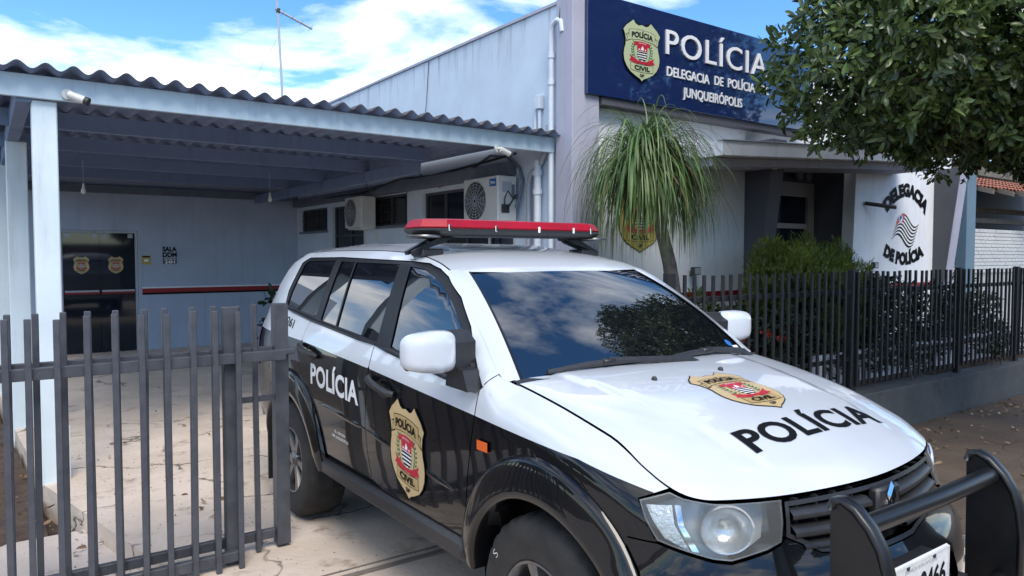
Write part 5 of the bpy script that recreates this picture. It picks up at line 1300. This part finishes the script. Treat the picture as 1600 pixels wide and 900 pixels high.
# white planter wall right behind the fence
o = MB(); o.box(7.6, 13.4, 4.62, 4.74, .0, .62, bev=.01); tag(o.build('planter_wall', 'wall_white'), 'low white planter wall behind the right part of the garden fence', 'wall')

# ------------------------------------------------------------------ neighbour on the right
o = MB(); o.box(15.05, 15.42, 6.25, 6.45, -.3, 3.35, bev=.01); tag(o.build('blue_pillar', 'post_blue'), 'tall blue-grey post right of the slanted fin', 'pillar')
o = MB(); o.box(14.7, 24, 6.28, 6.45, 3.30, 3.55); tag(o.build('beam', 'old_wood'), 'dark beam resting on the blue-grey post under the tree', 'beam')
NB = empty('brick_wall', (0, 8.0, 0)); tag(NB, 'white painted brick wall of the neighbour beyond the garden fence', 'wall')
o = MB(); o.box(14.2, 45.0, .03, .22, -.3, 2.42); o.build('mortar_bed', 'mortar', NB)
brm = MB(); brm.box(0, .232, 0, .04, 0, .078, bev=.006); bo_ = brm.build('brick_tmp', 'white_brick'); bmesh_data = bo_.data; bpy.data.objects.remove(bo_)
cnt = 0
for r_ in range(12):
    z = 1.33+r_*.091
    for c_ in range(25):
        x = 17.4+c_*.245+(.12 if r_ % 2 else 0)
        put('brick', bmesh_data, (x, random.uniform(-.006, .004), z), NB); cnt += 1
NR = empty('neighbour_shed', (0, 0, 0)); tag(NR, 'neighbour shed roof of red clay tiles with wooden rafters', 'shed')
ex0, ex1, ey0, ey1, ez0, ez1 = 18.4, 34.0, 7.5, 12.0, 3.30, 4.85
P = []; F = []; nc = int((ex1-ex0)/.21); nr = 11
for c_ in range(nc):
    for r_ in range(nr):
        t0, t1 = r_/nr, (r_+1.15)/nr; xa = ex0+c_*.21; b0 = len(P)
        for t, lift in ((t0, .035), (t1, .0)):
            for a in np.linspace(0, math.pi, 6): P.append((xa+.10-.10*math.cos(a)*(1.0 if t == t0 else .85), ey0+(ey1-ey0)*t, ez0+(ez1-ez0)*t+.055*math.sin(a)+lift+random.uniform(-.006, .006)))
        F += [(b0+i, b0+i+1, b0+7+i, b0+6+i) for i in range(5)]
tl = mobj('roof_tiles', P, F, 'terracotta', NR, True); tl['kind'] = 'stuff'
mb = MB(); mb.add([(ex0, ey0, ez0-.02), (ex1, ey0, ez0-.02), (ex1, ey1, ez1-.02), (ex0, ey1, ez1-.02)], [(0, 1, 2, 3)]); mb.build('roof_deck', 'old_wood', NR)
for x in np.arange(18.6, 34, 1.1):
    mb = MB(); mb.add([(x, ey0-.3, ez0-.15), (x+.08, ey0-.3, ez0-.15), (x+.08, ey1, ez1-.15), (x, ey1, ez1-.15), (x, ey0-.3, ez0-.04), (x+.08, ey0-.3, ez0-.04), (x+.08, ey1, ez1-.04), (x, ey1, ez1-.04)], [(0, 1, 2, 3), (4, 5, 6, 7), (0, 1, 5, 4), (0, 4, 7, 3), (1, 2, 6, 5)]); mb.build('rafter', 'old_wood', NR)
for z, y in ((2.92, 8.6), (2.60, 8.3)):
    mb = MB(); mb.box(14.4, 40, y, y+.12, z, z+.12); mb.build('tie_beam', 'old_wood', NR)
mb = MB(); mb.box(14.2, 45, 12.1, 12.2, -.3, 4.6); mb.build('rear_wall', 'wall_dark', NR)
mb = MB(); mb.box(22.0, 34, 7.36, 7.42, 3.06, 3.27); mb.build('white_fascia', 'white_brick', NR)

# unseen wall added across the street to fill the horizon the glass mirrors
o = MB(); o.box(-60, 90, -22.2, -22.0, -.3, 2.4, bev=.02); o.box(-60, 90, -22.26, -21.94, 2.4, 2.5); tag(o.build('added_street_wall', 'wall_beige'), 'long plain unseen wall added across the street to fill the mirrored horizon', 'wall')

# ================================================================== vegetation
def leaf_cloud(centers, dirs, n_per, length, width, spread, rng, droop=.25, fold=.12):
    """leaves in whorls: for every twig tip n_per leaves radiating round its direction; returns verts, faces (4 tris each leaf)"""
    nC = len(centers); K = n_per; Nn = nC*K
    c = np.repeat(centers, K, 0); d = np.repeat(dirs, K, 0)
    d = d/np.linalg.norm(d, axis=1, keepdims=True)
    r = rng.normal(size=(Nn, 3)); r -= (r*d).sum(1, keepdims=True)*d; r /= np.linalg.norm(r, axis=1, keepdims=True)
    t = rng.uniform(spread*.5, spread, (Nn, 1)); ax = d*np.cos(t)+r*np.sin(t); ax[:, 2] -= droop*rng.uniform(.3, 1, Nn); ax /= np.linalg.norm(ax, axis=1, keepdims=True)
    sd_ = np.cross(ax, d+rng.normal(scale=.25, size=(Nn, 3))); sd_ /= np.linalg.norm(sd_, axis=1, keepdims=True)+1e-9; nn = np.cross(sd_, ax)
    L_ = length*rng.uniform(.45, 1.2, (Nn, 1)); W_ = width*rng.uniform(.75, 1.15, (Nn, 1)); o = c+rng.normal(scale=length*.18, size=(Nn, 3))
    b = o+ax*L_*.08
    p0 = b; p1 = b+ax*L_*.42+sd_*W_*.42+nn*W_*fold; p2 = b+ax*L_*.42-sd_*W_*.42+nn*W_*fold; m1 = b+ax*L_*.45
    q1 = b+ax*L_*.78+sd_*W_*.40+nn*(W_*fold-L_*.03); q2 = b+ax*L_*.78-sd_*W_*.40+nn*(W_*fold-L_*.03); m2 = b+ax*L_*.8-nn*L_*.04; tp = b+ax*L_-nn*L_*.10
    V = np.stack([p0, p1, p2, m1, q1, q2, m2, tp], 1).reshape(-1, 3)
    base_ = np.array([[0, 3, 1], [0, 2, 3], [1, 3, 6], [1, 6, 4], [3, 2, 5], [3, 5, 6], [4, 6, 7], [6, 5, 7]])
    Fc = (np.arange(Nn)[:, None, None]*8+base_[None]).reshape(-1, 3)
    return V, Fc
def fast_mesh(name, V, Fc, mats, parent=None, smooth=True, idx=None):
    me = bpy.data.meshes.new(name); me.vertices.add(len(V)); me.vertices.foreach_set('co', np.asarray(V, np.float32).ravel())
    nf = len(Fc); k = Fc.shape[1]; me.loops.add(nf*k); me.loops.foreach_set('vertex_index', np.asarray(Fc, np.int32).ravel())
    me.polygons.add(nf); me.polygons.foreach_set('loop_start', np.arange(0, nf*k, k, dtype=np.int32)); me.polygons.foreach_set('loop_total', np.full(nf, k, np.int32))
    if not isinstance(mats, (list, tuple)): mats = [mats]
    for m in mats: me.materials.append(M[m])
    if idx is not None: me.polygons.foreach_set('material_index', np.asarray(idx, np.int32))
    if smooth: me.polygons.foreach_set('use_smooth', np.ones(nf, bool))
    me.update(calc_edges=True); me.validate()
    return link(bpy.data.objects.new(name, me), parent)
def blob_points(blobs, n, rng, shell=.55):
    """points in the outer shell of a union of ellipsoids, with outward directions"""
    w_ = np.array([(b[3]*b[4]+b[4]*b[5]+b[3]*b[5]) for b in blobs]); w_ /= w_.sum(); ks = rng.choice(len(blobs), n, p=w_); B = np.array(blobs)[ks]
    d = rng.normal(size=(n, 3)); d /= np.linalg.norm(d, axis=1, keepdims=True); rr = rng.uniform(shell, 1.0, (n, 1))**.6
    p = B[:, :3]+d*B[:, 3:6]*rr; inside = np.zeros(n, bool)
    for b in blobs: inside |= ((((p-np.array(b[:3]))/np.array(b[3:6]))**2).sum(1) < .55**2)
    return p[~inside], d[~inside]

# street tree at the right
TR = empty('street_tree', (9.7, 2.35, -.21)); tag(TR, 'large dense dark green street tree hanging over the sign from the right', 'tree')
T0 = np.array([9.7, 2.35, -.21]); rng = np.random.default_rng(5)
core = [(7.6, 2.7, 4.9, 2.2, 2.0, 2.2), (6.3, 3.1, 4.0, 1.75, 1.3, 1.35), (5.75, 3.3, 3.35, 1.25, .95, .75), (7.0, 3.0, 3.35, 1.6, 1.3, .85), (8.4, 2.3, 3.4, 1.7, 1.5, .85), (6.3, 2.9, 5.2, 1.7, 1.4, 1.3), (9.3, 2.9, 4.6, 1.8, 1.6, 2.0), (7.6, 1.6, 4.4, 1.5, 1.3, 1.5), (8.8, 3.6, 3.5, 1.6, 1.2, .9)]
small = []
for b in core:
    for _ in range(7):
        d = rng.normal(size=3); d /= np.linalg.norm(d); r_ = rng.uniform(.26, .46); c = np.array(b[:3])+d*np.array(b[3:6])*.84; small.append((*c, r_*1.1, r_, r_*.8))
core = [(b[0]+.66+.38*(b[2] > 3.6), *b[1:]) for b in core]; small = [(b[0]+.66+.38*(b[2] > 3.6), *b[1:]) for b in small]; allb = core+small
pts, dr_ = blob_points(allb, 25000, rng, .5)
ok = (pts[:, 2] > 2.46+.34*np.clip((pts[:, 0]-5.6)/1.5, 0, 1)+.10*np.sin(pts[:, 0]*5)+.10*np.sin(pts[:, 1]*7)) & ((pts[:, 0]-0)**2+(pts[:, 1])**2 > 3.6**2)
# keep the crown left edge where the sign shows
lat = pts[:, 0]*math.cos(R(35.8))-pts[:, 1]*math.sin(R(35.8)); dep = pts[:, 0]*math.sin(R(35.8))+pts[:, 1]*math.cos(R(35.8))
pts, dr_ = pts[ok], dr_[ok]
dr_ = dr_+rng.normal(scale=.45, size=dr_.shape); dr_[:, 2] += .15
V, Fc = leaf_cloud(pts-T0, dr_, 7, .108, .041, 1.25, rng, .45)
fast_mesh('crown', V, Fc, 'leaf_tree', TR)
o = MB(); o.tube([(0, 0, 0), (.03, .02, .8), (-.05, .05, 1.7), (-.15, .1, 2.6), (-.3, .2, 3.4)], [.20, .165, .15, .14, .11], 12)
for e in core:
    e0 = np.array(e[:3])-T0; o.tube([(-.2, .12, 3.0), tuple(np.array([-.2, .12, 3.4])*.45+e0*.55+np.array([0, 0, -.25])), tuple(e0)], [.10, .06, .02], 7)
for p in pts[::110]:
    q = p-T0; bi = min(core, key=lambda b: sum((b[i]-p[i])**2 for i in range(3))); c = np.array(bi[:3])-T0; o.tube([tuple(c*.6+q*.4), tuple(q*.75+c*.25+np.array([0, 0, .05])), tuple(q)], [.014, .009, .004], 4)
o.build('trunk', 'bark', TR, True)

# trees that stand out of view and show in the glass and the sign
def far_tree_mesh():
    rng = np.random.default_rng(9); bl = [(0, 0, 4.6, 2.4, 2.4, 1.9), (1.3, .5, 3.8, 1.5, 1.5, 1.2), (-1.4, -.3, 4.0, 1.5, 1.6, 1.3), (.2, -1.2, 5.6, 1.5, 1.4, 1.3), (-.5, 1.1, 5.3, 1.5, 1.3, 1.3)]
    p, d = blob_points(bl, 2600, rng, .5); return leaf_cloud(p, d+rng.normal(scale=.5, size=d.shape), 4, .34, .17, 1.3, rng, .3)
Vt, Ft = far_tree_mesh()
ft0 = None
spots = [((-14, 20, -.2), .75, 0), ((-17, 28, -.2), .85, 2), ((-14.0, 36, -.2), .7, 4), ((-15, 13, -.2), .8, 1), ((9, -18, -.2), 1.0, 3), ((16, -18, -.2), .95, 5), ((24, -18, -.2), .85, 2.4), ((32, -18, -.2), 1.1, .7), ((41, -19, -.2), 1.1, 4.2), ((1, -18, -.2), .9, 3.7)]
labs = ['tree beside the lot to the left, mirrored in the side windows', 'tree across the street, mirrored in the blue sign']
for i, (loc, s_, rz) in enumerate(spots):
    r = empty('background_tree', loc, rz); r.scale = (s_, s_, s_)
    tag(r, labs[0 if loc[0] < -5 else 1], 'tree', 'trees left of the lot' if loc[0] < -5 else 'trees across the street')
    if ft0 is None:
        c_ = fast_mesh('crown', Vt, Ft, 'leaf_far', r); o = MB(); o.tube([(0, 0, 0), (.1, 0, 1.6), (0, .1, 3.4), (.1, 0, 5.0)], [.26, .2, .15, .06], 10); o.tube([(0, 0, 2.2), (1.0, .4, 3.6)], [.1, .03], 6); o.tube([(0, 0, 2.4), (-1.1, -.2, 3.8)], [.1, .03], 6); t_ = o.build('trunk', 'bark', r, True); ft0 = (c_, t_)
    else:
        for q in ft0: c = q.copy(); link(c, r)

# ponytail palm in front of the facade
PB = Vector((6.10, 5.40, .25)); PM = empty('ponytail_palm', PB); tag(PM, 'ponytail palm with drooping strap leaves and a leaning bare trunk', 'palm')
rng = np.random.default_rng(3)
top = Vector((5.62, 5.40, 2.62))-PB
o = MB(); tp_ = [Vector((.06, 0, -.05)), Vector((0.0, 0, .5)), Vector((-.04, 0, 1.0)), Vector((-.13, 0, 1.42)), Vector((-.27, 0, 1.80)), Vector((-.38, 0, 2.15)), top]
o.tube(tp_, [.16, .11, .085, .075, .068, .06, .05], 12); heads = []
for dx_, dz in ((-.24, .06), (-.03, .15), (.22, .03), (.05, -.10)):
    h = top+Vector((dx_, rng.uniform(-.12, .12), dz)); o.tube([tp_[5], (tp_[5]+h)/2+Vector((dx_*.2, 0, -.03)), h], [.055, .045, .035], 8); heads.append(h)
o.build('trunk', 'palm_bark', PM, True)
Vs = []; Fs = []
nl = 1300; seg = 11
for i in range(nl):
    h = heads[i % 4]; a = rng.uniform(0, 2*math.pi); up = rng.uniform(-.1, 1.35)**1.0; L_ = rng.uniform(.75, 1.45)*(1.0 if up < .9 else .8); wd = rng.uniform(.005, .010)
    d = np.array([math.cos(a)*math.cos(up), math.sin(a)*math.cos(up)*.8, math.sin(up)]); p = np.array(h)+d*.03; st = L_/seg; b0 = len(Vs)
    g_ = rng.uniform(.40, .95); sway = rng.normal(scale=.05, size=3)
    for k in range(seg+1):
        t = k/seg; sdv = np.cross(d, [0, 0, 1.0]); nn_ = np.linalg.norm(sdv); sdv = sdv/nn_ if nn_ > .08 else np.array([-math.sin(a), math.cos(a), 0])
        w_ = wd*(1-.15*t if t < .6 else (1-t)*2.1+.05)
        Vs += [p-sdv*w_, p+sdv*w_]
        p = p+d*st; d = d+np.array([0, 0, -g_])*(.35+t*.9)+sway*t*.3; d /= np.linalg.norm(d)
        if d[2] < -.985: d = np.array([d[0]*.6+sway[0]*.2, d[1]*.6+sway[1]*.2, -1.0]); d /= np.linalg.norm(d)
    Fs += [(b0+2*k, b0+2*k+1, b0+2*k+3, b0+2*k+2) for k in range(seg)]
for _ in range(14):   # a few upright young leaves
    h = heads[1] if _ % 2 else heads[2]; p = np.array(h); d = np.array([rng.normal(scale=.35)+.2, rng.normal(scale=.2), 1.0]); d /= np.linalg.norm(d); b0 = len(Vs)
    for k in range(8):
        Vs += [p-np.array([.006*(1-k/8), 0, 0]), p+np.array([.006*(1-k/8), 0, 0])]; p = p+d*.085; d = d+np.array([.06, 0, -.05]); d /= np.linalg.norm(d)
    Fs += [(b0+2*k, b0+2*k+1, b0+2*k+3, b0+2*k+2) for k in range(7)]
pidx = np.repeat((rng.uniform(size=len(Fs)//11+2) < .06).astype(int), 11)[:len(Fs)]; pc = fast_mesh('crown', np.array(Vs), np.array(Fs), ['leaf_palm', 'litter'], PM, True, pidx)

# golden feathery shrub
def needle_shrub(name, loc, rx, ry, h, n, m, label, seed):
    rng = np.random.default_rng(seed); r = empty(name, loc); tag(r, label, 'shrub')
    Vs = []; bl = [(0, 0, h*.45, rx, ry, h*.50)]+[(rx*.75*math.cos(a), ry*.75*math.sin(a), h*.45+h*.22*math.sin(a*2.3), rx*.45, ry*.45, h*.36) for a in np.linspace(0, 6.28, 9)[:-1]]
    p, d = blob_points(bl, n, rng, .5); d = d*np.array([.6, .6, .5])+np.array([0, 0, .8])
    V, Fc = leaf_cloud(p, d, 7, .085, .011, .8, rng, -.1, .05); ok = V.reshape(-1, 8, 3)[:, 0, 2] > 0
    V = V.reshape(-1, 8, 3)[ok].reshape(-1, 3); Fc = Fc.reshape(-1, 8, 3)[:ok.sum()].reshape(-1, 3)
    fast_mesh('foliage', V, Fc, m, r)
    o = MB()
    for k in range(9):
        a = k*.7; o.tube([(0, 0, 0), (rx*.25*math.cos(a), ry*.25*math.sin(a), h*.35), (rx*.6*math.cos(a), ry*.6*math.sin(a), h*.7)], [.02, .014, .006], 5)
    o.build('stems', 'bark', r, True)['kind'] = 'stuff'
needle_shrub('golden_shrub', (8.30, 5.35, .27), .85, .5, 1.72, 9000, 'leaf_shrub', 'yellow-green feathery shrub behind the fence before the entrance', 4)
needle_shrub('golden_shrub', (9.45, 5.5, .27), .6, .4, 1.66, 4500, 'leaf_shrub', 'smaller yellow-green feathery shrub standing before the lettered wall edge', 6)

def bush(name, blobs, n, k, ln, wd, m, label, cat, seed, zmin=.28, group=None):
    rng = np.random.default_rng(seed); c0 = np.mean([b[:3] for b in blobs], 0); c0[2] = zmin
    r = empty(name, tuple(c0)); tag(r, label, cat, group)
    p, d = blob_points(blobs, n, rng, .45); ok = p[:, 2] > zmin; p, d = p[ok], d[ok]; d = d+np.array([0, 0, .5])
    V, Fc = leaf_cloud(p-c0, d, k, ln, wd, 1.1, rng, .1); fast_mesh('foliage', V, Fc, m, r)
    o = MB()
    for b in blobs:
        for _ in range(3):
            e = np.array(b[:3])-c0+rng.normal(scale=.12, size=3); o.tube([(e[0]+rng.normal(scale=.05), e[1], 0), (e[0], e[1], e[2]*.6), tuple(e)], [.012, .009, .004], 5)
    o.build('stems', 'bark', r, True)['kind'] = 'stuff'; return r, c0
rh = np.random.default_rng(21)
def row(x0, x1, n, y, z, r, rz): return [(x0+(x1-x0)*(i+.5)/n+rh.normal(scale=.08), y+rh.normal(scale=.08), z+rh.normal(scale=.07), r*rh.uniform(.8, 1.2), r*.7, rz*rh.uniform(.8, 1.15)) for i in range(n)]
fb, c0 = bush('flower_bush', row(5.2, 7.6, 6, 4.98, .74, .34, .44), 900, 6, .085, .034, 'leaf_hedge', 'dark leafy bush with red flower heads behind the fence beside the car', 'bush', 31)
rng = np.random.default_rng(77)
fl_pts = [(5.62, 4.72, 1.02), (5.84, 4.70, .93), (5.86, 4.68, .86), (6.05, 4.70, .92), (6.28, 4.72, .88), (6.70, 4.72, .92), (6.98, 4.72, .84), (5.84, 4.66, 1.12), (5.84, 4.62, .62), (5.40, 4.70, .85), (6.5, 4.72, .70)]
for p in fl_pts:
    n_ = 22; d = rng.normal(size=(n_, 3)); d /= np.linalg.norm(d, axis=1, keepdims=True); d[:, 2] = abs(d[:, 2])*.8
    V, Fc = leaf_cloud(np.array(p)-c0+d*.035, d, 4, .032, .024, 1.3, rng, 0); fast_mesh('flower_head', V, Fc, 'flower', fb)
bush('leafy_bush', row(5.0, 7.9, 8, 5.55, .90, .30, .36), 900, 6, .10, .042, 'leaf_light', 'light green leafy bushes under the red stripe of the facade', 'bush', 32)
bush('dark_hedge', row(7.4, 10.2, 8, 5.1, .85, .42, .62), 1500, 6, .09, .038, 'leaf_hedge', 'dark hedge behind the middle of the garden fence', 'hedge', 33)
bush('dark_hedge', row(10.1, 13.0, 8, 5.15, .80, .42, .55), 1100, 6, .09, .038, 'leaf_hedge', 'dark hedge behind the far right of the garden fence below the lettering', 'hedge', 34)
bush('creeping_plant', row(7.6, 12.6, 14, 4.56, .55, .22, .20), 700, 5, .06, .032, 'leaf_hedge', 'dark creeping plant spilling over the white planter wall', 'plant', 35, .2)
bush('boundary_bush', row(14.2, 17.0, 5, 7.2, 1.0, .5, .7), 600, 6, .12, .05, 'leaf_hedge', 'dark bush below the white brick wall at the far right', 'bush', 36, -.2)
# dark broad-leaved plant in the car port behind the car
PP = empty('pot_plant', (4.15, 12.6, 0)); tag(PP, 'dark broad-leaved pot plant at the back wall behind the car', 'plant')
o = MB(); o.lathe([(0, 0), (.14, 0), (.19, .36), (.205, .38), (.19, .39), (.17, .34), (0, .33)], (0, 0, 0), 'z', 20); o.build('pot', 'ac_dark', PP, True)
rng = np.random.default_rng(8); p = np.array([[rng.normal(scale=.12), rng.normal(scale=.12), .45+.07*i] for i in range(9)]); d = rng.normal(size=(9, 3)); d[:, 2] = .6
V, Fc = leaf_cloud(p, d, 6, .24, .09, 1.2, rng, .15); fast_mesh('foliage', V, Fc, 'leaf_hedge', PP); o = MB(); o.tube([(0, 0, .33), (.02, 0, .7), (-.02, 0, 1.05)], [.03, .02, .01], 6); o.build('stem', 'bark', PP)

# fallen leaves
def litter(name, areas, label, seed):
    rng = np.random.default_rng(seed); P = []; D = []
    for (x0, x1, y0, y1, z, n) in areas:
        for _ in range(n): P.append((rng.uniform(x0, x1), rng.uniform(y0, y1), z+.006)); a = rng.uniform(0, 6.28); D.append((math.cos(a), math.sin(a), .05))
    V, Fc = leaf_cloud(np.array(P), np.array(D), 1, .075, .030, .3, rng, 0.0); o = fast_mesh(name, V, Fc, 'litter'); tag(o, label, 'leaves', kind='stuff')
litter('fallen_leaves', [(5.3, 12, 1.5, 4.1, -.20, 150), (6.5, 12, 3.2, 4.12, -.20, 150), (-.3, .3, 5.9, 8, -.10, 60), (.35, .85, 4.2, 6.2, -.118, 34), (.9, 1.6, 4.0, 6.0, .004, 14), (.5, 2.2, 7, 9, .004, 18)], 'scattered dry leaves on the paving and soil', 12)

def grit(name, areas, label, seed):
    rng = np.random.default_rng(seed); V = []; F = []; oct_ = np.array([[1, 0, 0], [-1, 0, 0], [0, 1, 0], [0, -1, 0], [0, 0, 1], [0, 0, -1]], float); of = np.array([[0, 2, 4], [2, 1, 4], [1, 3, 4], [3, 0, 4], [2, 0, 5], [1, 2, 5], [3, 1, 5], [0, 3, 5]])
    k = 0
    for (x0, x1, y0, y1, z, n) in areas:
        for _ in range(n):
            s = rng.uniform(.002, .006); V.append(oct_*s*rng.uniform(.6, 1.3, (6, 3))+np.array([rng.uniform(x0, x1), rng.uniform(y0, y1), z+s*.4])); F.append(of+k); k += 6
    o = fast_mesh(name, np.concatenate(V), np.concatenate(F), 'litter', None, False); tag(o, label, 'grit', kind='stuff')
grit('grit', [(.6, 2.0, 4.0, 7.0, 0, 260), (.85, 4.6, 3.6, 3.95, 0, 160), (-.3, .7, 4.3, 6.0, -.125, 200), (5.2, 11, 1.5, 4.1, -.205, 420), (.5, 3, 7, 10, 0, 150)], 'fine grit and small stones on the concrete and paving', 15)
